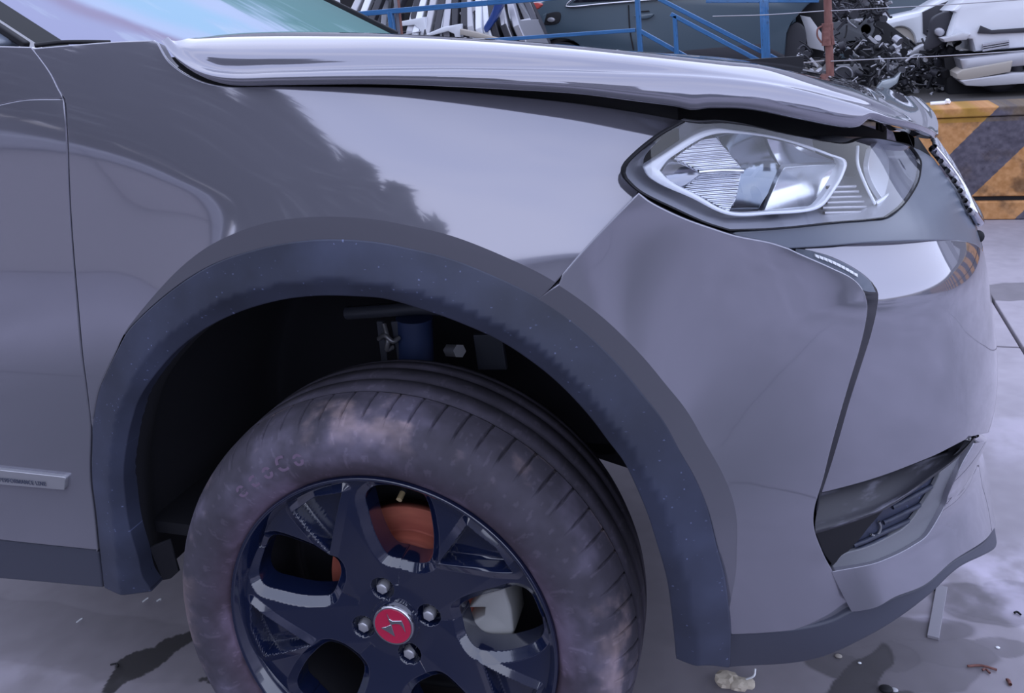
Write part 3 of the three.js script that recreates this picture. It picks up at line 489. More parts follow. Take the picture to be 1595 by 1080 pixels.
// ---- windscreen with reflected sky and trees painted into its colour, pillar, wiper
{
  const nb = onZ(60, 70, -0.17), dir = V(-0.86, 0.5, -0.09), fb = onZ(613, 54.5, -1.62), fd = V(-0.86, 0.5, 0.13);
  const rows = []; for (let j = 0; j <= 24; j++) { const t = -0.14 + j / 24 * 1.14, r = []; for (let i = 0; i <= 40; i++) { const u = i / 40, a = nb.clone().addScaledVector(dir, t), b = fb.clone().addScaledVector(fd, t), q = a.lerp(b, u), w = 4 * u * (1 - u); q.x += 0.10 * w; q.y += 0.02 * w; r.push(q); } rows.push(r); }
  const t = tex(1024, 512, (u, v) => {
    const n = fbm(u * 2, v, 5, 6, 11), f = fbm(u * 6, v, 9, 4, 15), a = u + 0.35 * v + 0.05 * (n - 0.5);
    let c = [0.71, 0.72, 0.84];                                                  // greyish pink reflection at the near side
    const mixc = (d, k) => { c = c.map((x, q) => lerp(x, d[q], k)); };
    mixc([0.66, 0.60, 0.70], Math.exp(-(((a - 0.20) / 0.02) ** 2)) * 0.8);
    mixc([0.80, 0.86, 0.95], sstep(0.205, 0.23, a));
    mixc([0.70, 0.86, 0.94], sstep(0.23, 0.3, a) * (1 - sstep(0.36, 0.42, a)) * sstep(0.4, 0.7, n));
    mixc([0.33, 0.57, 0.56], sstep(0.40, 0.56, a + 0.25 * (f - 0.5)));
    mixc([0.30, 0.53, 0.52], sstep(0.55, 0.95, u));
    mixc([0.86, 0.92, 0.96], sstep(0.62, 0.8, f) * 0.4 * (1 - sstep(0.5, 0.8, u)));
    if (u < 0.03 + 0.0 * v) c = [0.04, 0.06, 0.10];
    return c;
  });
  put('windscreen', skin(rows, { flip: true }), phys({ map: t, color: rgb(0.55, 0.55, 0.55), roughness: 0.55, specularIntensity: 0.5, clearcoat: 0.0, clearcoatRoughness: 0.06 }), car).userData.label = 'windscreen with a pale blue-green reflection painted into its colour';
  const sh = (k, w) => [nb.clone().add(V(k, 0.0, 0.006)), nb.clone().addScaledVector(dir, 1.0).add(V(k, 0, 0.006))];
  const p1 = nb.clone().add(V(-0.01, -0.004, 0.012)), e1 = p1.clone().addScaledVector(dir, 1.0);
  put('windscreen_pillar', bar(p1.clone().add(V(-0.03, -0.0, 0.012)), e1.clone().add(V(-0.03, 0, 0.012)), 0.05, 0.03, 0.008), M.nose, car);
  put('pillar_seal', bar(p1.clone().add(V(0.004, 0.004, 0.004)), e1.clone().add(V(0.004, 0.004, 0.004)), 0.012, 0.012, 0.003), M.black, car);
  put('side_window', bar(p1.clone().add(V(-0.17, -0.03, 0.008)), e1.clone().add(V(-0.17, -0.03, 0.008)), 0.2, 0.006), M.gloss, car);
  put('windscreen_pillar', bar(fb.clone().add(V(0.012, 0.0, 0)), fb.clone().addScaledVector(fd, 1).add(V(0.012, 0.0, 0)), 0.014, 0.02, 0.004), M.black, car);
  put('roof', skin([rows[24].map((p) => p.clone()), rows[24].map((p) => p.clone().add(V(-0.3, 0.05, 0))), rows[24].map((p) => p.clone().add(V(-1.0, 0.06, 0)))]), M.gloss, car);
  put('wiper_blade', tube([onZ(54, 71, -0.14), onZ(90, 66.5, -0.16), onZ(130, 65.5, -0.17), onZ(172, 66, -0.19)], 0.0035, 20, 8), M.black, car);
  // scuttle below the glass
  const c0 = nb.clone().add(V(0, -0.03, 0)), sc = [rows[0].map((p) => p.clone()), rows[0].map((p) => p.clone().add(V(0.06, -0.025, 0))), rows[0].map((p) => p.clone().add(V(0.14, -0.06, 0)))];
  put('scuttle', skin(sc), M.black, car);
}
// ---- wheel
{
  const wheel = grp('wheel', car); wheel.position.set(0, 0.335, -0.02); wheel.rotation.y = 0.068;
  M.rubber = phys({ roughness: 0.82 });
  M.rubber.map = tex(1024, 256, (u, v) => {   // u round, v across the section (0 outer bead, 1 inner)
    const n = fbm(u * 3, v, 7, 6, 31), mud = sstep(0.56, 0.74, fbm(u * 4, v * 1.2, 9, 6, 33)) * sstep(0.12, 0.22, v) * (1 - sstep(0.36, 0.44, v)) * (0.4 + 0.6 * fbm(u, v, 60, 3, 35)), f = fbm(u * 8, v * 2, 12, 4, 37), d = sstep(0.45, 0.72, n);
    const b = 0.32 + 0.10 * (f - 0.5) + 0.16 * d * (v < 0.42 ? 1 : 0.4), scr = fbm(u * 20, v * 2, 16, 3, 41) > 0.72 ? 0.06 : 0;
    const brown = (1 - sstep(0.0, 0.16, v)) * 0.055;
    return [b + scr + brown * 0.9 + mud * 0.34, b * 0.97 + scr * 0.95 - brown * 0.1 + mud * 0.28, b * 1.12 + scr + brown * 0.2 + mud * 0.22];
  });
  M.rubber.color.setRGB(0.56, 0.53, 0.57);
  const prof = [[0.240, -0.012], [0.246, -0.002], [0.252, 0.004], [0.262, 0.011], [0.275, 0.0145], [0.29, 0.0155], [0.305, 0.013], [0.318, 0.006], [0.327, -0.004], [0.334, -0.016], [0.3395, -0.029], [0.343, -0.043], [0.3445, -0.052], [0.3447, -0.0535], [0.337, -0.0545], [0.337, -0.0625], [0.3455, -0.0635], [0.3465, -0.078], [0.3468, -0.0925], [0.339, -0.0935], [0.339, -0.1025], [0.347, -0.1035], [0.347, -0.118], [0.3468, -0.1325], [0.339, -0.1335], [0.339, -0.1425], [0.3465, -0.1435], [0.345, -0.162], [0.337, -0.163], [0.337, -0.17], [0.343, -0.172], [0.336, -0.192], [0.318, -0.205], [0.29, -0.211], [0.26, -0.205], [0.243, -0.19]];
  const NT = 2048, rows = [];
  for (let j = 0; j < prof.length; j++) {
    const row = [];
    for (let i = 0; i <= NT; i++) {
      const a = i / NT * Math.PI * 2; let [r, z] = prof[j];
      if (j >= 9 && j <= 12) { const k = 64, sk = a * k / (2 * Math.PI) + (j - 8) * 0.05, ph = sk - Math.floor(sk); if (ph < 0.085) r -= 0.005; }
      row.push(V(r * Math.cos(a), r * Math.sin(a), z));
    }
    rows.push(row);
  }
  put('tyre', skin(rows, {}), M.rubber, wheel).userData.label = 'worn dusty tyre';
  // moulded sidewall letters
  const font = await new FontLoader().loadAsync('fonts/droid/droid_sans_bold.typeface.json');
  'ecoCo'.split('').forEach((ch, i) => {
    const g = new TextGeometry(ch, { font, size: 0.023, depth: 0.0007, curveSegments: 6 }); g.computeBoundingBox(); const w = (g.boundingBox.max.x + g.boundingBox.min.x) / 2;
    g.translate(-w, 0, 0); g.translate(0, 0.279, 0.0146); g.rotateZ((130 - i * 5.4 - 90) * Math.PI / 180); put('moulded_letter', g, M.rubber, wheel);
  });
  M.rim = phys({ color: rgb(0.006, 0.010, 0.034), roughness: 0.1, ior: 1.62, clearcoat: 1, clearcoatRoughness: 0.04 });
  const lat = (p, seg = 128) => { const g = new THREE.LatheGeometry(p.map((q) => new THREE.Vector2(q[0], q[1])), seg); g.rotateX(Math.PI / 2); return g; };
  put('rim_flange', lat([[0.2445, -0.008], [0.2445, 0.001], [0.242, 0.0035], [0.2385, 0.001], [0.2365, -0.006], [0.231, -0.012], [0.226, -0.03]]), M.rim, wheel);
  put('rim_barrel', lat([[0.2262, -0.028], [0.221, -0.07], [0.219, -0.13], [0.222, -0.19], [0.24, -0.2]]), M.black, wheel);
  // spider: one height field over five sectors
  const pol = (r, d) => [r * Math.cos(d * Math.PI / 180), r * Math.sin(d * Math.PI / 180)];
  const winL = [[0.100, 80], [0.104, 90], [0.135, 95], [0.178, 95.5], [0.205, 95.0], [0.2165, 91], [0.2195, 80]], winR = [[0.2195, 152], [0.2185, 146], [0.209, 142.5], [0.18, 137.5], [0.153, 133.5], [0.122, 130.5], [0.106, 137], [0.100, 152]];
  const smooth = (a) => { const c = new THREE.CatmullRomCurve3(a.map((p) => { const q = pol(...p); return V(q[0], q[1], 0); }), false, 'centripetal'); return c.getSpacedPoints(60).map((p) => [p.x, p.y]); };
  const arc = (r, a, b, n) => Array.from({ length: n + 1 }, (_, i) => pol(r, lerp(a, b, i / n)));
  const wl = smooth(winL), wr = smooth(winR), sector = [[0, 0], ...wl, ...arc(0.236, 80, 152, 50), ...wr];
  const pocket = [pol(0.138, 126), pol(0.219, 125.5), pol(0.223, 113), pol(0.219, 102)];
  const dseg = (x, y, a, b) => { const dx = b[0] - a[0], dy = b[1] - a[1], t = clamp(((x - a[0]) * dx + (y - a[1]) * dy) / (dx * dx + dy * dy), 0, 1); return Math.hypot(x - a[0] - dx * t, y - a[1] - dy * t); };
  const dpoly = (p, x, y, close) => { let d = 9; for (let i = 0; i + (close ? 0 : 1) < p.length; i++) d = Math.min(d, dseg(x, y, p[i], p[(i + 1) % p.length])); return d; };
  const wl2 = wl.filter((_, i) => i % 3 === 0), wr2 = wr.filter((_, i) => i % 3 === 0);
  const legB0 = pol(0.12, 128), legB1 = pol(0.232, 131), legA0 = pol(0.10, 122), legA1 = pol(0.232, 99);
  const hgt = (x, y) => {
    const r = Math.hypot(x, y); let a = Math.atan2(y, x) * 180 / Math.PI; a = ((a - 80) % 72 + 72) % 72 + 80; const [X, Y] = pol(r, a);
    let z = lerp(-0.032, -0.012, sstep(0.05, 0.235, r)) + 0.004 * Math.sin(clamp((r - 0.06) / 0.17, 0, 1) * Math.PI);
    const dw = Math.min(dpoly(wl, X, Y), dpoly(wr, X, Y)); if (r > 0.085) z -= 0.8 * Math.max(0, 0.012 - dw);
    const inp = inside(pocket, X, Y), dp = dpoly(pocket, X, Y, true);
    if (r > 0.06) z += 0.35 * Math.max(0, 0.012 - (inp ? 0 : dp)) * sstep(0.1, 0.14, r) - 0.12 * Math.max(0, dseg(X, Y, pol(0.06, 118), pol(0.232, 113)) - 0.03);
    if (inp) z -= 0.026 * sstep(0, 0.0045, dp) + 0.06 * Math.max(0, dseg(X, Y, pocket[0], pocket[3]) - 0.006);
    for (let k = 0; k < 4; k++) { const q = pol(0.054, 16 + 90 * k), d = Math.hypot(x - q[0], y - q[1]); z -= 0.016 * (1 - sstep(0.0145, 0.018, d)); }
    if (r < 0.036) z += 0.004;
    return z;
  };
  const spokes = [];
  for (let k = 0; k < 5; k++) {
    const c = Math.cos(k * 72 * Math.PI / 180), s = Math.sin(k * 72 * Math.PI / 180), p = sector.map(([x, y]) => [x * c - y * s, x * s + y * c]);
    put('spoke', sheet(p, (x, y) => V(x, y, hgt(x, y)), { cell: 0.0015, r: 0.0, depth: 0.034, dir: V(0, 0, -1) }), M.rim, wheel);
  }
  // cap with its red roundel and chrome emblem
  const capG = lat([[0.0, 0.004], [0.026, 0.004], [0.0285, 0.0055], [0.0305, 0.005], [0.0315, 0.001], [0.0315, -0.01]], 64); capG.translate(0, 0, -0.026);
  const cap = put('centre_cap', capG, M.chrome, wheel);
  const red = new THREE.CylinderGeometry(0.0272, 0.0272, 0.0012, 48); red.rotateX(Math.PI / 2); red.translate(0, 0, -0.0206);
  put('red_roundel', red, phys({ color: rgb(0.42, 0.012, 0.055), roughness: 0.3, clearcoat: 0.6 }), cap);
  const em = (pts) => { const s = new THREE.Shape(pts.map((p) => new THREE.Vector2((p[0] - 31) / 31 * 0.0272, (31 - p[1]) / 31 * 0.0272))); const g = new THREE.ExtrudeGeometry(s, { depth: 0.0012, bevelEnabled: true, bevelSize: 0.0004, bevelThickness: 0.0004, bevelSegments: 1 }); g.translate(0, 0, -0.0202); return g; };
  put('emblem', merge([em([[24, 7], [27, 17], [32, 20], [41, 19], [48, 18], [51, 27], [53, 39], [48, 28], [44, 24], [36, 24], [29, 27], [26, 20]]), em([[29, 27], [33, 48], [24, 42], [11, 35], [20, 32]])]), M.chrome, cap);
  for (let k = 0; k < 4; k++) {
    const q = pol(0.054, 16 + 90 * k), g = new THREE.CylinderGeometry(0.0088, 0.0098, 0.011, 6), d = new THREE.SphereGeometry(0.0075, 12, 6, 0, 6.283, 0, 1.57); d.scale(1, 0.3, 1); d.translate(0, 0.0055, 0);
    const m = merge([g, d]); m.rotateX(Math.PI / 2); m.translate(q[0], q[1], -0.036); put('wheel_bolt', m, M.silver, wheel);
  }
  const va = V(...pol(0.212, 81.5), -0.07), vb = V(...pol(0.196, 82), -0.032);
  const vs = put('valve_stem', rod(va, vb.clone().lerp(va, 0.3), 0.005, 12), M.black, wheel); put('brass_cap', rod(vb.clone().lerp(va, 0.32), vb, 0.0042, 12), phys({ color: rgb(0.7, 0.55, 0.3), metalness: 0.7, roughness: 0.35 }), vs);
  // brake
  M.rust = phys({ roughness: 0.75, metalness: 0.2 }); M.rust.map = tex(256, 256, (u, v) => { const n = fbm(u, v, 10, 5, 51); return [0.66 + 0.3 * (n - 0.5), 0.36 + 0.24 * (n - 0.5), 0.30 + 0.18 * (n - 0.5)]; });
  put('brake_disc', lat([[0.055, -0.082], [0.09, -0.082], [0.097, -0.086], [0.098, -0.105], [0.102, -0.108], [0.135, -0.108], [0.137, -0.110], [0.137, -0.13], [0.08, -0.13]], 96), M.rust, wheel).userData.label = 'rust-brown brake disc';
  const calOut = [[735, 945], [752, 930], [783, 922], [792, 950], [796, 985], [790, 1003], [775, 1004], [745, 999], [731, 990], [730, 972], [745, 968], [757, 962], [758, 945]];
  const inv = new THREE.Matrix4(); wheel.updateMatrixWorld(true); inv.copy(wheel.matrixWorld).invert();
  const wp = calOut.map((p) => onZ(p[0], p[1], -0.095).applyMatrix4(inv)), sh = new THREE.Shape(wp.map((p) => new THREE.Vector2(p.x, p.y)));
  const cg = new THREE.ExtrudeGeometry(sh, { depth: 0.05, bevelEnabled: true, bevelSize: 0.004, bevelThickness: 0.008, bevelSegments: 3 }); cg.translate(0, 0, -0.125);
  put('brake_caliper', toCreasedNormals(cg, 0.7), phys({ color: rgb(0.42, 0.42, 0.42), roughness: 0.5, metalness: 0.3 }), wheel).userData.label = 'cast grey brake caliper';
  const hub = lat([[0, -0.085], [0.05, -0.085], [0.056, -0.1], [0.06, -0.16], [0.215, -0.17], [0.218, -0.16]], 64); put('dust_shield', hub, M.black, wheel);
}
//==YARD==
// ================================================================ THE YARD
const isStruct = (o) => { o.userData.kind = 'structure'; return o; };
const uvWorld = (g, ax, k = 1) => { const p = g.attributes.position, u = new Float32Array(p.count * 2); for (let i = 0; i < p.count; i++) { u[2 * i] = p.getComponent(i, ax[0]) * k; u[2 * i + 1] = p.getComponent(i, ax[1]) * k; } g.setAttribute('uv', new THREE.BufferAttribute(u, 2)); return g; };
// concrete slabs, stains and one broad painted shade in their colour map (map spans 6 m of ground round the car)
{
  const stainsAndShade = [];   // [x, z, rx, rz, strength, kind, angle]
  const S = (px, py, rx, rz, k, dark, ang = 0) => { const p = onY(px, py); stainsAndShade.push([p.x, p.z, rx, rz, k, dark, ang]); };
  S(1385, 985, 0.14, 0.05, 0.75, 1, 0.3); S(1440, 1010, 0.10, 0.05, 0.7, 1, -0.2); S(1350, 1020, 0.08, 0.03, 0.8, 1); S(1420, 1045, 0.10, 0.04, 0.6, 1, 0.2); S(1330, 1050, 0.10, 0.025, 1.6, 1, 0.9); S(1345, 1075, 0.08, 0.03, 1.5, 1, 0.3); S(1300, 1030, 0.05, 0.04, 1.0, 1);
  S(1525, 930, 0.12, 0.07, 0.8, 1); S(1510, 945, 0.08, 0.05, 0.7, 1); S(1580, 455, 0.22, 0.10, 0.9, 1, 0.2); S(1540, 1010, 0.06, 0.025, 0.6, 1, 0.3); S(1565, 905, 0.06, 0.03, 0.6, 1);
  S(1530, 885, 0.22, 0.10, 0.9, 0, 0.3); S(1575, 925, 0.22, 0.10, 0.8, 0, 0.2); S(1590, 980, 0.14, 0.08, 0.5, 0); S(1575, 680, 0.3, 0.22, 0.35, 0); S(1430, 960, 0.06, 0.02, 0.5, 0);
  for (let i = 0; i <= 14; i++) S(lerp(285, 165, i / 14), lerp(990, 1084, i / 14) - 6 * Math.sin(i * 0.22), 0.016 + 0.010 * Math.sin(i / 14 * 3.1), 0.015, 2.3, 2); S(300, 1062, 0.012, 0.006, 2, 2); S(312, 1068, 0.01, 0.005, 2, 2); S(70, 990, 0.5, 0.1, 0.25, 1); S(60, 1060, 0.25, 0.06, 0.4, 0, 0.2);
  stainsAndShade.push([-0.2, 1.25, 2.6, 1.25, 2.5, 1, 0]);  // broad soft shade painted into the ground to dim the lower door and bumper
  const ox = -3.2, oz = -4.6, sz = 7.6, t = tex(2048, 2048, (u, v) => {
    const x = ox + u * sz, z = oz + v * sz, n = fbm(u, v, 14, 7, 61), m = fbm(u, v, 5, 4, 67), f = fbm(u, v, 220, 2, 71);
    const wx = x + 0.10 * (fbm(u, v, 40, 4, 73) - 0.5), wz = z + 0.10 * (fbm(u, v, 40, 4, 79) - 0.5);
    let b = 0.60 + 0.16 * (n - 0.5) + 0.16 * (m - 0.5) + 0.05 * (f - 0.5), w = 0;
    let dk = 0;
    for (const [sx, sz2, rx, rz, k, dark, ang] of stainsAndShade) {
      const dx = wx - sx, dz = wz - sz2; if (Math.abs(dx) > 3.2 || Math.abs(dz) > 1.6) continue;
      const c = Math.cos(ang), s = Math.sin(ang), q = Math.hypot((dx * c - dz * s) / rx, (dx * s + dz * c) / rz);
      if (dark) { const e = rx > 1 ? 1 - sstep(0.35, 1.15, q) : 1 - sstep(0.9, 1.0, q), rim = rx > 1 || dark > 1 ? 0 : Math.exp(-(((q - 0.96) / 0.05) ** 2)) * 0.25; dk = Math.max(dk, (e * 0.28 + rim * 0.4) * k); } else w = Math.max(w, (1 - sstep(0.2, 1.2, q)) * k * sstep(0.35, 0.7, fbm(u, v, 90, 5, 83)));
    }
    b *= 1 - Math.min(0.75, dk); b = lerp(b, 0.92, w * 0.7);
    return [b * 0.98, b * 0.955, b * 1.0 + w * 0.03];
  });
  t.wrapS = t.wrapT = THREE.MirroredRepeatWrapping;
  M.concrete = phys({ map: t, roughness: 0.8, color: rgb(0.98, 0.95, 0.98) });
  const ground = new THREE.Group(); ground.name = numbered('ground'); scene.add(ground); isStruct(ground);
  const xs = [-45, -13, -4.2, 1.215, 4.6, 8, 45], zs = [-3.975, -2.15, 1.4, 5, 9, 14, 45];
  const base = new THREE.BoxGeometry(92, 0.2, 80); base.translate(0, -0.155, 20); put('sub_base', base, phys({ color: rgb(0.05, 0.05, 0.055), roughness: 0.95 }), ground);
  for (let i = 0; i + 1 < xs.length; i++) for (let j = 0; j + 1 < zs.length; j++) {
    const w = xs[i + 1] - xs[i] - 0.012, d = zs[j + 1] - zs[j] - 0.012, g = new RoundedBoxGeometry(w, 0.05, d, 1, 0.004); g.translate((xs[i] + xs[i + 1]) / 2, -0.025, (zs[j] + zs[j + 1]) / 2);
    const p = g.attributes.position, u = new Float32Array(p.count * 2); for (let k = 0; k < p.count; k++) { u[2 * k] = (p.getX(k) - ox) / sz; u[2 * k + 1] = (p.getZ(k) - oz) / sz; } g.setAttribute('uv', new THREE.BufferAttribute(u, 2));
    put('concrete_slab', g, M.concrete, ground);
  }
}
// retaining wall with warning stripes, the raised yard behind it
const WZ = -3.975, WT = 0.575;
{
  const a0 = onZ(1543, 178, WZ), a1 = onZ(1470, 250, WZ), b0 = onZ(1595, 228, WZ), k = (a0.y - a1.y) / (a0.x - a1.x), c0 = a0.y - k * a0.x, per = (b0.y - k * b0.x) - c0;   // y - k x: band between c0 + per and c0
  const t = tex(1024, 256, (u, v) => {
    const x = u * 3 - 0.6, y = v * 0.75, q = ((y - k * x - c0) / per % 2 + 2) % 2, n = fbm(u * 4, v, 9, 6, 91), f = fbm(u * 4, v, 40, 3, 95), e = 0.02;
    let c = q < 1 ? [0.27, 0.26, 0.30] : [0.60, 0.44, 0.28];
    const grime = sstep(0.55, 0.8, n); c = c.map((z, i) => lerp(z, [0.27, 0.20, 0.14][i], grime * (q < 1 ? 0.25 : 0.65)));
    c = c.map((z) => z + 0.14 * (f - 0.5));
    if (y > 0.50) { const mo = sstep(0.3, 0.6, n); c = c.map((z, i) => lerp(z, [0.52, 0.40, 0.14][i], 0.75 * mo * (q < 1 ? 0.35 : 1))); }
    return c;
  });
  M.wall = phys({ map: t, color: rgb(1.4, 1.35, 1.32), roughness: 0.9 });
  const wall = new THREE.Group(); wall.name = 'wall_back'; scene.add(wall); isStruct(wall);
  const box = (name, x0, x1, y0, y1, z0, z1, m) => { const g = new RoundedBoxGeometry(x1 - x0, y1 - y0, z1 - z0, 1, 0.008); g.translate((x0 + x1) / 2, (y0 + y1) / 2, (z0 + z1) / 2); const p = g.attributes.position, u = new Float32Array(p.count * 2); for (let i = 0; i < p.count; i++) { u[2 * i] = (p.getX(i) + 0.6) / 3; u[2 * i + 1] = p.getY(i) / 0.75; } g.setAttribute('uv', new THREE.BufferAttribute(u, 2)); put(name, g, m, wall); };
  box('plinth', -16, 14, 0, 0.095, WZ - 0.3, WZ + 0.012, M.wall);
  box('wall_panel', -16, 14, 0.118, WT - 0.05, WZ - 0.3, WZ, M.wall);
  box('recess', -16, 14, 0.05, 0.2, WZ - 0.3, WZ - 0.02, M.black);
  box('coping', -16, 14, WT - 0.048, WT, WZ - 0.3, WZ + 0.012, M.wall);
  const g = new THREE.BoxGeometry(44, 0.3, 30); g.translate(0, WT - 0.16, WZ - 15.2); isStruct(put('raised_yard', g, phys({ color: rgb(0.06, 0.055, 0.055), roughness: 0.95 })));
}
// shapes traced as outlines, standing at their own depth and given their own thickness
function slab(pxs, z, depth, { holes = [], bev = 0.008, round = false } = {}) {
  const f = (l) => { const q = l.map((p) => { const a = onZ(p[0], p[1], z); return V(a.x, a.y, 0); }); const r = round ? new THREE.CatmullRomCurve3(q, true, 'centripetal').getSpacedPoints(q.length * 5).slice(0, -1) : q; return r.map((p) => new THREE.Vector2(p.x, p.y)); };
  const s = new THREE.Shape(f(pxs)); for (const h of holes) s.holes.push(new THREE.Path(f(h)));
  const g = new THREE.ExtrudeGeometry(s, { depth, bevelEnabled: bev > 0, bevelSize: bev, bevelThickness: bev, bevelOffset: -bev, bevelSegments: 2, curveSegments: 8 });
  g.translate(0, 0, z - depth - bev); return toCreasedNormals(g, 0.6);
}
const arcPx = (cx, cy, rx, ry, a, b, n = 12) => Array.from({ length: n + 1 }, (_, i) => { const t = lerp(a, b, i / n) * Math.PI / 180; return [cx + rx * Math.cos(t), cy - ry * Math.sin(t)]; });
M.blue = phys({ color: rgb(0.035, 0.17, 0.42), roughness: 0.4, clearcoat: 0.4 });
M.blue.map = tex(256, 256, (u, v) => { const n = fbm(u, v, 8, 5, 101), k = 0.85 + 0.3 * (n - 0.5) - 0.5 * sstep(0.7, 0.8, fbm(u, v, 20, 4, 103)); return [k, k, k]; });
M.bodyWhite = phys({ color: rgb(0.66, 0.68, 0.74), roughness: 0.35, clearcoat: 0.5 });
M.bodyGrey = phys({ color: rgb(0.42, 0.42, 0.46), roughness: 0.4, clearcoat: 0.3 });
M.bodySlate = phys({ color: rgb(0.055, 0.085, 0.115), roughness: 0.3, ior: 1.7, clearcoat: 0.3, clearcoatRoughness: 0.25 });
M.dark = phys({ color: rgb(0.025, 0.025, 0.035), roughness: 0.6 });
M.tan = phys({ color: rgb(0.34, 0.31, 0.28), roughness: 0.7 });
M.steel = phys({ color: rgb(0.36, 0.36, 0.4), roughness: 0.4, metalness: 0.7 });
M.navy = phys({ color: rgb(0.02, 0.05, 0.2), roughness: 0.3, clearcoat: 0.6 });
M.pipe = phys({ roughness: 0.8 }); M.pipe.map = tex(128, 128, (u, v) => { const n = fbm(u, v, 8, 5, 111); return [0.45 + 0.2 * (n - 0.5), 0.30 + 0.18 * (n - 0.5), 0.28 + 0.16 * (n - 0.5)]; });

// ---- blue steel handrail of the ramp
{
  const z = -4.5, P = (x, y, dz = 0) => onZ(x, y, z + dz), r = thing('handrail', 'blue painted steel handrail with posts and sloping braces behind the bonnet', 'railing');
  const down = (x, y, dz = 0) => { const p = P(x, y, dz); return [p, V(p.x + 0.01, WT - 0.02, p.z)]; };
  const B = (name, a, b, w = 0.034, h = 0.034) => put(name, bar(a, b, w, h, 0.004), M.blue, r);
  B('top_rail', P(530, 24.5), P(760, 4.5)); B('top_rail', P(760, 4.5), P(960, -12));
  B('middle_rail', P(700, 67), P(990, 47), 0.024, 0.024);
  B('post', ...down(608, 18), 0.036, 0.036); B('post', ...down(992, -14), 0.03, 0.03); B('post', P(1051, 24, 0.03), V(P(1053, 24, 0.03).x, WT - 0.02, z + 0.03), 0.026, 0.026); B('post', ...down(1190, 0, 0.06), 0.05, 0.05);
  B('brace', P(993, 46), P(1090, 100), 0.026, 0.026); B('brace', P(1026, -2), P(1250, 113), 0.026, 0.026); B('brace', P(1045, 22, 0.03), P(1200, 104, 0.03), 0.026, 0.026);
  B('top_plate', P(1100, -2, 0.05), P(1276, -3, 0.05), 0.03, 0.05);
  const r2 = thing('steel_post', 'rusty grey channel post beside the blue handrail post', 'post');
  const a = P(616, -10, -0.05), b = V(a.x, WT, z - 0.05); put('channel', bar(a, b, 0.03, 0.02), M.steel, r2); put('flange', bar(a.clone().add(V(0.02, 0, 0.008)), b.clone().add(V(0.02, 0, 0.008)), 0.006, 0.03), M.pipe, r2);
}
// ---- rusty scaffold pole, wire strands
{
  const z = -4.25, top = onZ(1288, -30, z), bot = V(top.x + 0.02, WT, z), at = (y) => onZ(1289, y, z + 0.0);
  const pole = thing('scaffold_pole', 'rusty brown scaffold pole with a welded sleeve', 'pole');
  put('tube', rod(top, bot, 0.021, 16), M.pipe, pole); put('sleeve', rod(at(36), at(71), 0.03, 16), M.pipe, pole);
  put('ring', tube([at(40).add(V(-0.03, 0, 0.01)), at(44).add(V(-0.05, 0, 0.02)), at(55).add(V(-0.052, 0, 0.02)), at(66).add(V(-0.03, 0, 0.01))], 0.005), M.pipe, pole);
  put('bracket', bar(at(37).add(V(0.015, 0, 0.02)), at(70).add(V(0.03, 0, 0.02)), 0.014, 0.012), M.pipe, pole);
  const wire = (a, b, l) => { const p = onZ(...a, z + 0.02), q = onZ(...b, z + 0.02), m = p.clone().lerp(q, 0.5); m.y -= 0.006; tag(put('fence_wire', tube([p, m, q], 0.0032, 24, 6), M.steel), l, 'wire'); };
  wire([1110, 25.5], [1284, 17], 'thin fence wire left of the rusty pole at its top'); wire([1186, 101], [1284, 94.5], 'thin fence wire left of the rusty pole near the bonnet');
  wire([1294, 17], [1700, -9], 'thin fence wire right of the rusty pole at its top'); wire([1294, 95.5], [1700, 72], 'thin fence wire crossing in front of the white wreck');
}
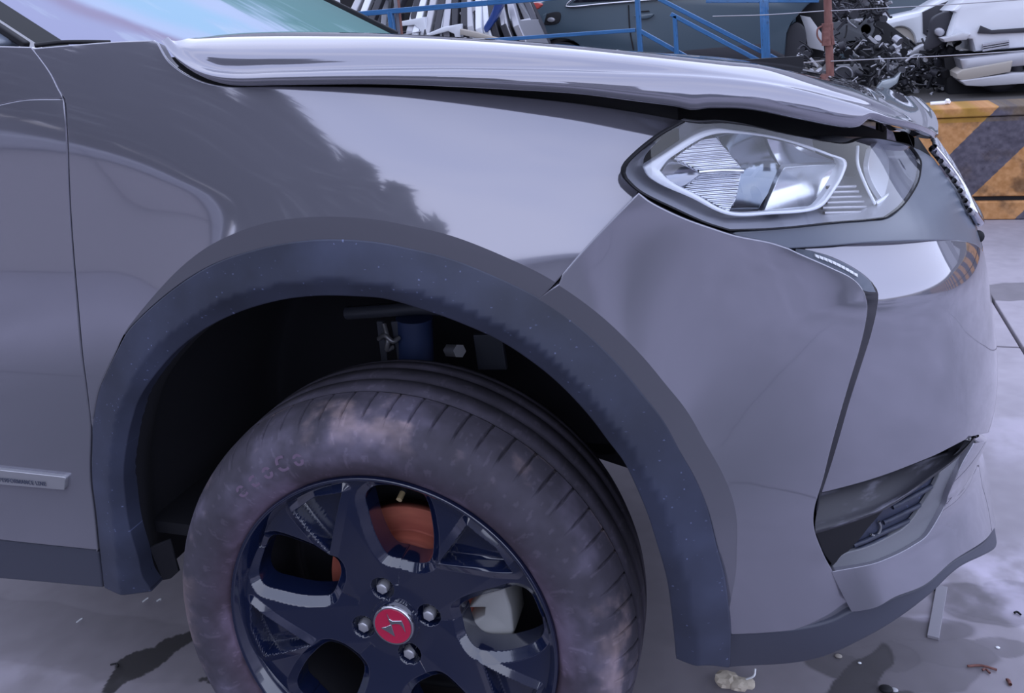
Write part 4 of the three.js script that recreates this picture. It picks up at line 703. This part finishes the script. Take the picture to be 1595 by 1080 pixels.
// ---- slate-coloured saloon on the raised yard
{
  const z = -8.6, c = thing('saloon_car', 'dark slate car body without its front wing, side-on behind the blue handrail', 'car');
  const body = [[778, 62], [772, 48], [776, 35], [800, 27], [820, 19.5], [840, 5], [862, -6], [905, -26], [1000, -36], [1110, -30], [1180, -8], [1272, -3], [1258, 8], [1246, 20], [1232, 36], [1225, 52], [1222, 86], [1130, 94], [1020, 97], [985, 86], [912, 76], ...arcPx(873, 82, 34, 22, 0, 180, 10), [838, 78], [790, 70]];
  const z2 = z;
  put('body_shell', slab(body, z2, 1.5, { bev: 0.02 }), M.bodySlate, c);
  put('wheel_arch', slab([[838, 92], ...arcPx(873, 84, 30, 19, 180, 0, 10), [908, 92]], z + 0.005, 0.3, { bev: 0.0 }), M.black, c);
  put('window', slab([[892, 4], [900, -4], [1000, -22], [1090, -20], [1100, -8], [988, 0.5]], z + 0.012, 0.02, { bev: 0.004 }), M.gloss, c);
  const ch = [[892, -1], [881, 9.5], [893, 10.5], [930, 7], [988, 2], [1100, -7]].map((p) => onZ(p[0], p[1], z + 0.02)); put('chrome_strip', tube(ch, 0.012, 30, 6), M.chrome, c);
  const fl = put('fuel_filler', slab([[846, 37], [844, 30], [850, 22.5], [872, 19.5], [873, 29], [869, 36], [853, 39]], z + 0.012, 0.03, { bev: 0.004, round: true }), M.black, c);
  put('filler_neck', slab(arcPx(858, 31, 6, 4, 0, 350, 12), z + 0.04, 0.03), M.steel, fl); put('filler_flap', slab([[843, 32], [846, 23], [852, 20], [850, 26], [847, 37]], z + 0.045, 0.01), M.bodySlate, fl);
  put('door_handle', slab([[988, 24.5], [1000, 22.5], [1018, 22], [1013, 27.5], [998, 29.5]], z + 0.04, 0.04, { round: true }), M.bodySlate, c); put('handle_recess', slab([[994, 17.5], [1010, 16.2], [1012, 18.4], [995, 19.6]], z + 0.014, 0.02), M.black, c);
  put('door_gap', tube([[979, 8], [981, 45], [987, 78]].map((p) => onZ(p[0], p[1], z + 0.004)), 0.008, 16, 6), M.black, c);
  put('sill', slab([[1010, 84], [1184, 68], [1222, 86], [1222, 92], [1130, 97], [1012, 99]], z + 0.02, 0.1), M.dark, c);
  put('arch_liner', slab([[1222, 98], [1224, 66], [1228, 44], [1240, 35], [1252, 42], [1256, 62], [1252, 82], [1240, 94]], z - 0.1, 0.6, { round: true }), M.dark, c);
  put('inner_wing', slab([[1246, 24], [1262, 27], [1280, 52], [1284, 80], [1258, 74], [1254, 45]], z - 0.2, 0.1), M.bodyGrey, c);
  put('bulkhead', slab([[1240, 20], [1262, 4], [1300, -6], [1330, 0], [1330, 115], [1235, 115]], z - 0.4, 0.8), M.black, c);
}
// ---- rack of car doors
{
  const z = -6.2;
  tag(put('door_frame', slab([[620, 34], [661, 26.3], [663, 40], [667, 66], [656, 66], [653, 46], [645, 38.8], [620, 41.5]], z, 0.05), M.bodyWhite), 'pale grey door window frame lying beside the channel post', 'door frame');
  tag(put('door_frame', slab([[664, 53], [690, 42], [717, 37], [718, 66], [711, 66], [707, 53], [698, 48.8], [666, 57]], z + 0.1, 0.05), M.bodyWhite), 'pale grey door window frame lying lower, in the middle of the rack', 'door frame');
  tag(put('steel_strut', slab([[664, 31.5], [697, 40], [695, 44], [663, 37]], z - 0.1, 0.04), M.steel), 'short grey pressed steel strut between the two door frames', 'strut');
  tag(put('steel_beam', slab([[716, 45], [740, 50], [779, 61], [775, 66], [716, 54]], z + 0.15, 0.06), M.tan), 'brownish perforated steel beam sloping down at the rack end', 'beam');
  tag(put('steel_strip', slab([[624, 53.5], [654, 48.5], [654, 50.5], [624, 56.5]], z + 0.03, 0.02), M.steel), 'thin steel strip inside the left door frame', 'strip');
  tag(put('axle_cover', slab([[715, 20], [738, 5], [745, 12], [722, 32]], z - 0.1, 0.06, { holes: [arcPx(727, 19, 4, 4, 0, 330, 8)] }), M.bodyGrey), 'grey metal plate with a round hole among the doors', 'plate');
  const mats = [M.bodyWhite, M.bodyGrey, M.bodySlate, M.steel, M.navy, M.dark];
  const label = ['white car door stacked on edge in the rack', 'grey car door stacked on edge in the rack', 'slate car door stacked on edge in the rack', 'bare metal car door stacked on edge in the rack', 'navy car door stacked on edge in the rack', 'black car door stacked on edge in the rack'];
  const lst = [[548, 1, 26], [566, 0, 24], [588, 5, 20], [640, 5, 14], [652, 1, 12], [662, 5, 11], [672, 0, 10], [683, 5, 8], [692, 1, 7], [699, 0, 6], [707, 5, 4], [714, 3, 0], [738, 5, -8], [744, 1, -9], [750, 5, -10], [782, 0, -16], [789, 5, -16], [795, 0, -18], [801, 5, -19], [807, 1, -20], [814, 5, -22], [822, 3, -24]];
  const ord = ['leftmost', 'second from the left', 'third from the left', 'fourth from the left', 'fifth from the left', 'sixth from the left', 'seventh from the left', 'eighth from the left'], seen = {};
  const back = new THREE.BoxGeometry(1.75, 1.6, 0.1); back.translate(onZ(655, 20, -7.6).x, WT + 0.8, -7.6); tag(put('dark_backdrop', back, M.black), 'black backdrop added to darken the gaps between the stacked doors', 'backdrop');  // black sheet added behind the doors, stands in for the dark between them
  for (const [px, m, tilt] of lst) {
    seen[m] = (seen[m] ?? 0) + 1; const t = thing('door_shell', label[m] + ', ' + ord[seen[m] - 1] + ' of that colour', 'car door', [0, 0, 0], 'car doors stacked in the rack');
    const b = onZ(px, 30, z - 0.5), S = new THREE.Shape(); S.moveTo(-0.5, -0.55); S.lineTo(0.5, -0.5); S.lineTo(0.52, 0.05); S.lineTo(0.35, 0.5); S.lineTo(-0.2, 0.55); S.lineTo(-0.52, 0.05); S.closePath();
    const Hh = new THREE.Path(); Hh.moveTo(-0.42, 0.08); Hh.lineTo(0.43, 0.08); Hh.lineTo(0.3, 0.43); Hh.lineTo(-0.17, 0.47); Hh.closePath(); S.holes.push(Hh);
    const g = new THREE.ExtrudeGeometry(S, { depth: 0.04, bevelEnabled: true, bevelSize: 0.012, bevelThickness: 0.01, bevelSegments: 2 });
    t.position.set(b.x, WT + 0.52, b.z); t.rotation.set(rr(-0.08, 0.08), Math.PI / 2 + rr(-0.12, 0.2), tilt * Math.PI / 180 * 0.0); t.rotateX(tilt * Math.PI / 180 * 0.8);
    put('door_skin', g, mats[m], t);
    const q = new RoundedBoxGeometry(0.7, 0.3, 0.03, 1, 0.012); q.translate(0, -0.2, -0.03); put('inner_panel', q, M.dark, t);
  }
  tag(put('blue_hatch', slab([[753, 44], [760, 30], [768, 12], [772, -4], [786, -4], [779, 16], [770, 34], [757, 51]], z + 0.05, 0.05, { round: true }), M.navy), 'navy blue curved tailgate frame beside the blue rail', 'tailgate');
  tag(put('tail_lamp', slab([[824, 8], [836, 4], [843, 7], [836, 14], [826, 15]], z - 1, 0.06, { round: true }), phys({ color: rgb(0.5, 0.08, 0.07), roughness: 0.3 })), 'red tail lamp lying above the slate car boot', 'lamp');
}
// ---- white wrecks on the right
{
  const z = -7.4, w = thing('white_car_front', 'white car body front with empty wheel arch and no bonnet', 'car');
  put('front_wing', slab([[1367, 34], [1400, 24.5], [1434, 17], [1466, -2], [1480, -12], [1484, 18], [1470, 40], [1447, 66], [1427, 69], ...arcPx(1403, 64, 22.5, 22, 0, 180, 12), [1352, 76], [1357, 55], [1367, 48]], z, 0.7, { bev: 0.04 }), M.bodyWhite, w);
  put('wheel_well', slab([[1380, 68], ...arcPx(1403, 66, 23, 24, 180, 0, 10), [1426, 92], [1384, 92]], z - 0.05, 0.5), M.tan, w);
  put('arch_shadow', slab([[1382, 70], [1386, 58], [1398, 57], [1405, 66], [1402, 82], [1384, 88]], z - 0.03, 0.05, { round: true }), M.black, w);
  put('door_opening', slab([[1437, 19], [1462, 7], [1490, -3], [1492, 6], [1466, 22], [1452, 40], [1446, 57], [1438, 52]], z + 0.02, 0.04), M.dark, w);
  put('axle_stub', rod(onZ(1412, 62, z), onZ(1399, 80, z + 0.1), 0.03, 10), M.steel, w);
  const z2 = -4.62, v = thing('white_van_wreck', 'white van rear corner cut open with dented sill, above the striped wall', 'van');
  put('side_panel', slab([[1500, 0], [1510, -14], [1700, -30], [1700, 66], [1530, 80], [1519, 81], [1514, 62], [1476, 57], [1482, 40], [1489, 20], [1483, 17]], z2, 0.5, { bev: 0.02, holes: [[[1506, 26], [1520, 23.5], [1522, 34], [1508, 37]]] }), M.bodyWhite, v);
  put('handle_recess', slab([[1503, 24], [1523, 20], [1525, 36], [1505, 39]], z2 - 0.05, 0.1), M.dark, v);
  put('trim_strip', slab([[1523, 52], [1528, 40], [1545, 47], [1700, 36], [1700, 46], [1545, 53]], z2 + 0.02, 0.03, { bev: 0.004 }), M.dark, v);
  for (let k = 0; k < 3; k++) put('vent_slat', bar(onZ(1530, 71.5 + k * 3.2, z2 + 0.02), onZ(1572, 64.5 + k * 3.2, z2 + 0.02), 0.007, 0.02), M.steel, v);
  put('door_pillar', slab([[1442, 78], [1448, 52], [1454, 28], [1484, 17], [1481, 34], [1476, 56], [1462, 72]], z2 - 0.1, 0.08, { round: true }), M.dark, v);
  put('lamp_socket', slab(arcPx(1464, 50, 8, 7, 0, 330, 10), z2 - 0.06, 0.05), M.steel, v);
  put('torn_shelf', slab([[1467, 60], [1500, 51], [1513, 53], [1506, 62], [1472, 66]], z2 + 0.06, 0.3), M.bodyGrey, v);
  put('rear_beam', slab([[1494, 92], [1512, 90], [1700, 70], [1700, 92], [1500, 112]], z2 + 0.1, 0.35), M.steel, v);
  put('dented_sill', slab([[1490, 115], [1500, 109], [1578, 95], [1574, 112], [1500, 126], [1491, 123]], z2 + 0.14, 0.3), M.tan, v);
  put('floor_edge', slab([[1495, 126], [1580, 114], [1700, 112], [1700, 124], [1530, 135], [1505, 134]], z2 + 0.15, 0.4), M.bodyGrey, v);
  put('underside', slab([[1470, 90], [1500, 84], [1700, 74], [1700, 163], [1480, 163]], z2 - 0.12, 0.3), M.black, v);
  const tc = onZ(1556, 132, -4.62), ty = new THREE.TorusGeometry(0.078, 0.034, 14, 40); ty.rotateX(0.15); const tt = tag(put('loose_tyre', ty, M.dark), 'loose black tyre under the white van wreck on the wall', 'tyre'); tt.position.set(tc.x, WT + 0.112, -4.6);
  const gw = thing('grey_wing', 'pale grey curved car wing leaning on the engine parts', 'wing');
  put('wing_skin', slab([[1389, 108], [1400, 93], [1420, 80], [1443, 69], [1441, 78], [1418, 90], [1402, 103], [1395, 112]], -5.0, 0.12, { round: true }), M.bodyGrey, gw);
  const hs = thing('grey_housing', 'dark grey axle housing with round hole behind the rusty pole', 'car part');
  put('casting', slab([[1296, 34], [1330, 30], [1366, 26], [1362, 48], [1355, 62], [1300, 66]], -5.6, 0.3, { holes: [arcPx(1349, 46, 8, 8, 0, 340, 14)] }), phys({ color: rgb(0.11, 0.115, 0.13), roughness: 0.6 }), hs); put('bore', slab(arcPx(1349, 46, 9, 9, 0, 350, 14), -5.75, 0.1), M.black, hs);
  const hb = thing('hub_drum', 'round dark brake drum with ribbed rim behind the bonnet', 'drum');
  put('drum', slab(arcPx(1313, 118, 17, 14, 0, 350, 24), -5.0, 0.12), phys({ color: rgb(0.06, 0.06, 0.075), roughness: 0.5 }), hb); put('rim', new THREE.TorusGeometry(0.055, 0.006, 8, 30), M.steel, hb).position.copy(onZ(1313, 118, -4.98));
  tag(put('metal_shield', slab([[1300, 102], [1340, 100], [1346, 112], [1340, 130], [1325, 128], [1320, 112], [1300, 106]], -5.1, 0.06), phys({ color: rgb(0.2, 0.2, 0.22), roughness: 0.5 })), 'grey curved metal shield over the brake drum', 'shield');
  tag(put('teal_cover', slab([[1302, 92], [1318, 70], [1334, 90]], -5.5, 0.1), phys({ color: rgb(0.12, 0.17, 0.21), roughness: 0.5 })), 'bluish grey triangular cover beside the rusty pole', 'cover');
  tag(put('pale_pane', slab([[1318, 74], [1322, 73], [1342, 91], [1333, 90]], -5.45, 0.02), M.bodyGrey), 'pale strip of sheet metal on the triangular cover', 'strip');
  tag(put('lamp_unit', slab([[1366, 138], [1374, 127], [1394, 122], [1404, 112], [1398, 130], [1380, 142]], -4.6, 0.1), phys({ color: rgb(0.3, 0.34, 0.38), roughness: 0.2, clearcoat: 1 })), 'pale lamp unit lying behind the bonnet edge', 'lamp');
  const pp = thing('white_pipe', 'short dirty white pipe with a capped end on top of the striped wall', 'pipe');
  const pa = onZ(1449, 162, -4.14), pb = onZ(1472, 160.5, -4.14); put('tube', rod(pa, pb, 0.011, 14), M.white, pp); const k = onZ(1476, 158.5, -4.14); const kg = new THREE.DodecahedronGeometry(0.017, 0); kg.translate(k.x, k.y, k.z); put('cap', kg, M.white, pp);
}
// ---- tangle of engine parts: hoses, brackets and pulleys that nobody could count
{
  const tg = [[], [], [], []], z0 = -4.75;
  const R = (x0, x1, y0, y1, n, s) => { for (let i = 0; i < n; i++) {
    const px = rr(x0, x1), py = rr(y0, y1), z = z0 - rr(0, 0.7), a = onZ(px, py, z), kk = rnd(), k = kk < 0.45 ? 0 : kk < 0.8 ? 2 : kk < 0.95 ? 1 : 3, m = rnd();
    if (m < 0.45) { const p = [a]; for (let j = 0; j < 3; j++) p.push(p[j].clone().add(V(rr(-1, 1), rr(-1, 1), rr(-0.4, 0.4)).multiplyScalar(s))); tg[k].push(tube(p, rr(0.003, 0.008), 12, 6)); }
    else if (m < 0.75) { const b = a.clone().add(V(rr(-1, 1), rr(-1, 1), rr(-0.4, 0.4)).multiplyScalar(s * 1.4)); tg[k].push(bar(a, b, rr(0.006, 0.03), rr(0.006, 0.02))); }
    else { const g = new THREE.CylinderGeometry(rr(0.008, 0.03), rr(0.008, 0.03), rr(0.015, 0.05), 14); g.rotateX(rr(0, 3)); g.rotateZ(rr(0, 3)); g.translate(a.x, a.y, a.z); tg[k].push(g); }
  } };
  R(1385, 1490, 78, 168, 260, 0.05); R(1296, 1400, 60, 150, 170, 0.05); R(1296, 1380, -10, 34, 110, 0.05); R(1440, 1500, 60, 110, 40, 0.05); R(1240, 1290, 80, 120, 30, 0.05);
  const heap = thing('engine_scrap', 'tangled dark engine parts, hoses and brackets heaped above the striped wall', 'scrap'); heap.userData.kind = 'stuff';
  [M.dark, M.steel, M.black, M.bodyGrey].forEach((m, i) => put(['dark_pieces', 'steel_pieces', 'black_pieces', 'pale_pieces'][i], merge(tg[i]), m, heap));
  const bk = thing('scrap_body', 'black hollow car shell behind the tangled engine parts', 'car shell');
  put('shell', slab([[1292, -20], [1380, -14], [1375, 30], [1440, 80], [1500, 85], [1500, 170], [1292, 170]], -5.75, 0.8), M.black, bk);
}
// ---- farther rows, seen only through gaps and in reflections
{
  const bm = [M.bodyGrey, M.bodyWhite, M.bodySlate, M.navy, M.dark];
  const mk = (x, z, y, turn, m, name, label, cat) => {
    const c = thing(name, label, cat, [x, y, z]); c.rotation.y = turn;
    const S = new THREE.Shape(); [[-2, 0.25], [-2.05, 0.75], [-1.9, 0.95], [-1.3, 1.0], [-0.7, 1.42], [0.8, 1.45], [1.5, 1.0], [1.95, 0.85], [2.05, 0.5], [1.95, 0.25]].forEach((p, i) => (i ? S.lineTo(...p) : S.moveTo(...p))); S.closePath();
    const g = new THREE.ExtrudeGeometry(S, { depth: 1.55, bevelEnabled: true, bevelSize: 0.06, bevelThickness: 0.06, bevelSegments: 2 }); g.translate(0, 0, -0.775); put('body_shell', g, m, c);
    for (const s of [-1, 1]) { const h = new THREE.Shape(); [[-1.15, 1.02], [-0.65, 1.36], [0.75, 1.38], [1.3, 1.02]].forEach((p, i) => (i ? h.lineTo(...p) : h.moveTo(...p))); const q = new THREE.ExtrudeGeometry(h, { depth: 0.01, bevelEnabled: false }); q.translate(0, 0, s * 0.84 - 0.005); put('side_window', q, M.gloss, c);
      for (const wx of [-1.25, 1.25]) { const t = new THREE.CylinderGeometry(0.31, 0.31, 0.2, 24); t.rotateX(Math.PI / 2); t.translate(wx, 0.31, s * 0.76); put('wheel', t, M.dark, c); } }
  };
  const far = [[-7.5, -11, 'grey', 0], [-2.6, -11.6, 'white', 1], [2.2, -11.3, 'slate', 2], [7, -11.8, 'white', 1], [-5, -15.5, 'navy', 3], [0.6, -15.8, 'grey', 0], [5.8, -15.6, 'black', 4]];
  far.forEach(([x, z, w, m], i) => mk(x, z, WT, rr(-0.15, 0.15), bm[m], 'stored_car', w + ' stored car in the ' + (z > -13 ? 'second' : 'third') + ' row of the raised yard, number ' + ['one', 'two', 'three', 'four'][i % 4] + ' along', 'car'));
  [[7.6, 3.6, 1.2, 1], [9.4, 6.3, 1.3, 0], [5.2, 10.5, 0.2, 2], [10, 11, 0.4, 1]].forEach(([x, z, t, m], i) => mk(x, z, 0, t, bm[m], 'parked_car', ['white', 'grey', 'slate', 'pale'][i] + ' parked car across the yard behind the viewer', 'car'));
}
{
  const hall = thing('sky_blocker_hall', 'long grey hall added behind the raised yard to block low sky', 'sky_blocker_hall', [0, WT, -19]), wb = new THREE.BoxGeometry(44, 7.5, 5); wb.translate(0, 3.75, -1); put('walls', wb, phys({ color: rgb(0.3, 0.3, 0.33), roughness: 0.8 }), hall);  // added hall: blocks low sky so the bonnet top reflects darker
  const rb = new THREE.BoxGeometry(44.6, 0.3, 5.6); rb.translate(0, 7.6, -1); put('roof', rb, M.steel, hall);
  for (let i = 0; i < 9; i++) { const d = new THREE.BoxGeometry(3.2, 4, 0.1); d.translate(-19 + i * 4.7, 2, 1.52); put('roller_door', d, M.bodyGrey, hall); }
}
// conifers and a store building on the far side of the yard, behind the viewer
{
  const leaf = phys({ color: rgb(0.13, 0.14, 0.13), roughness: 0.9 }), bark = phys({ color: rgb(0.06, 0.045, 0.035), roughness: 0.95 });
  const spots = [[-16, 9.5, 9], [-14, 11, 10], [-12.4, 9.8, 9.5], [-11, 11.4, 10.5], [-9.6, 10.4, 9.5], [-8.4, 11.6, 9.8], [-7.2, 11.2, 8.8], [-6.1, 12.2, 8.4], [-5.0, 12.4, 7.4], [-4.0, 12.8, 6.2], [-3.1, 13.2, 5.2], [-18, 11, 10], [-20, 9, 9], [-13, 14, 11], [-9, 14.5, 11], [-17, 6, 9.5], [-19, 3, 9]];
  spots.forEach(([x, z, h], i) => {
    const t = thing('conifer', 'dark green conifer across the yard, ' + (i < 11 ? 'front row' : 'outer group') + ', ' + h + ' metres tall, planted at place ' + ['one', 'two', 'three', 'four', 'five', 'six', 'seven', 'eight', 'nine', 'ten', 'eleven', 'twelve', 'thirteen', 'fourteen', 'fifteen', 'sixteen', 'seventeen'][i], 'tree', [x, 0, z], 'conifers across the yard'); t.scale.setScalar(1);
    put('trunk', (() => { const g = new THREE.CylinderGeometry(0.06, 0.2, h * 0.9, 8); g.translate(0, h * 0.45, 0); return g; })(), bark, t);
    const pos = [], nb = Math.round(h * 90);
    for (let k = 0; k < nb; k++) { const f = Math.pow(rnd(), 0.8), y = 1.5 + (h - 1.5) * (1 - f) + rr(-0.2, 0.2), a = rnd() * 6.283, R = (0.25 + 0.26 * h * f * 0.9) * rr(0.55, 1.05), w = rr(0.15, 0.34), dx = Math.cos(a), dz = Math.sin(a), dr = rr(0.1, 0.5);
      const ex = dx * R, ez = dz * R, ey = y - dr; pos.push(0, y + 0.15, 0, ex - dz * w, ey, ez + dx * w, ex + dz * w, ey - 0.1, ez - dx * w, dx * R * 0.4 - dz * w * 2, y - dr * 0.2, dz * R * 0.4 + dx * w * 2, ex * 1.12, ey - 0.12, ez * 1.12, dx * R * 0.4 + dz * w * 2, y - dr * 0.3, dz * R * 0.4 - dx * w * 2); }
    const g = new THREE.BufferGeometry(); g.setAttribute('position', new THREE.Float32BufferAttribute(pos, 3)); g.computeVertexNormals(); leaf.side = THREE.DoubleSide; put('foliage', g, leaf, t).userData.kind = 'stuff';
  });
  const b = new THREE.BoxGeometry(30, 0.8, 0.2); b.translate(-9, 0.4, 14.5); {
    const lw = new THREE.Group(); lw.name = 'wall_low'; scene.add(lw); isStruct(lw); const lm = phys({ color: rgb(0.46, 0.42, 0.42), roughness: 0.9 });
    for (let i = 0; i < 10; i++) { const g = new RoundedBoxGeometry(1.18, 0.72, 0.3, 1, 0.015); g.translate(-1.25 - i * 1.2, 0.36, 2.95); put('concrete_block', g, lm, lw); const c = new RoundedBoxGeometry(1.19, 0.1, 0.36, 1, 0.015); c.translate(-1.25 - i * 1.2, 0.78, 2.95); put('coping_stone', c, M.bodyGrey, lw); }
  }
  isStruct(put('wall_front', b, phys({ color: rgb(0.32, 0.31, 0.33), roughness: 0.9 })));
  const st = thing('store_shed', 'plain grey store shed across the yard', 'shed', [1.15, 0, 11.5]);
  const sb = new THREE.BoxGeometry(2.4, 2.9, 4); sb.translate(0, 1.45, 0); put('walls', sb, phys({ color: rgb(0.3, 0.29, 0.3), roughness: 0.8 }), st);
  const rf = new THREE.BoxGeometry(2.7, 0.15, 4.4); rf.translate(0, 2.97, 0); put('roof', rf, M.steel, st);
}
// ---- small things lying on the concrete
{
  const lie = (px, py, h) => { const p = onY(px, py, h); return p; };
  const c = lie(1143, 1056, 0.02), cr = thing('crumpled_plastic', 'crumpled beige scrap of plastic on the ground below the bumper', 'litter');
  for (const [dx, dz, s] of [[-0.012, 0, 1], [0.008, 0.006, 0.8], [0.022, 0.002, 0.6]]) { const g = new THREE.IcosahedronGeometry(0.016 * s, 2), p = g.attributes.position; for (let i = 0; i < p.count; i++) { const k = 0.7 + 0.6 * vnoise(p.getX(i) * 160 + 5, p.getY(i) * 160 + p.getZ(i) * 120 + 5, 64, 3); p.setXYZ(i, p.getX(i) * k * 1.3, p.getY(i) * k * 0.8, p.getZ(i) * k); } g.computeVertexNormals(); g.translate(c.x + dx, 0.014, c.z + dz); put('fold', g, phys({ color: rgb(0.5, 0.44, 0.36), roughness: 0.7 }), cr); }
  put('string', tube([V(c.x + 0.02, 0.02, c.z), V(c.x + 0.034, 0.03, c.z + 0.0), V(c.x + 0.036, 0.036, c.z - 0.01)], 0.0018), M.white, cr);
  const S = surf(Dlow), tb = toSY([[1143, 1036], [1186, 1034], [1181, 1056], [1160, 1049]], Dlow);
  put('under_tray_clip', sheet(tb, surf((s, y) => Dlow(s, y) - 0.04), { depth: 0.004 }), M.plastic, car);
  const sp = onY(1451, 985), st = onY(1448, 925);
  const g = bar(V(sp.x, 0.003, sp.z + 0.02), V(sp.x + 0.035, 0.003, sp.z - 0.14), 0.02, 0.006, 0.001); tag(put('plastic_strip', g, phys({ color: rgb(0.27, 0.26, 0.3), roughness: 0.6 })), 'flat pale plastic strip on the concrete beside the bumper lip', 'strip');
  const tw = (a, b, r, l, m = M.pipe) => { const p = onY(...a, 0.004), q = onY(...b, 0.004), mid = p.clone().lerp(q, 0.5); mid.z -= 0.006; tag(put('twig', tube([p, mid, q], r, 12, 6), m), l, 'twig'); };
  tw([1507, 1038], [1553, 1044], 0.0022, 'thin brown curved twig on the concrete'); tw([1530, 1044], [1542, 1049], 0.002, 'short brown twig piece beside the curved twig'); tw([1568, 1060], [1574, 1067], 0.003, 'dark bent bit near the right corner of the ground'); tw([1456, 920], [1462, 922], 0.002, 'tiny dark twig beside the bumper lip', M.black);
  tw([1580, 955], [1590, 958], 0.002, 'dark sliver beside the white powder stain', M.black);
  const pb = (px, py, r, l, m) => { const p = onY(px, py, 0), g = new THREE.DodecahedronGeometry(r, 1); g.scale(1.3, 0.6, 1); g.translate(p.x, r * 0.45, p.z); tag(put('pebble', g, m), l, 'pebble'); };
  pb(1306, 1024, 0.005, 'grey pebble at the head of the dark oil stain', M.tan); pb(1339, 1034, 0.0025, 'tiny white chip on the oil stain', M.white); pb(1554, 1010, 0.003, 'tiny bright chip beside the damp patch', M.white); pb(1380, 1077, 0.009, 'black lump at the bottom edge of the oil stain', M.black); pb(1393, 1077, 0.005, 'pale crumb beside the black lump', M.bodyGrey);
  for (const [a, b, l] of [[[119, 970], [128, 964], 'white straw on the shaded ground under the sill'], [[222, 938], [231, 932], 'short white straw near the wheel arch corner'], [[244, 937], [250, 935], 'small pale straw nearest the tyre'], [[172, 1036], [184, 1039], 'dark leaf sliver beside the wet streak']]) tw(a, b, 0.0018, l, l[0] === 'd' ? M.black : M.white);
}
renderer.render(scene, camera);
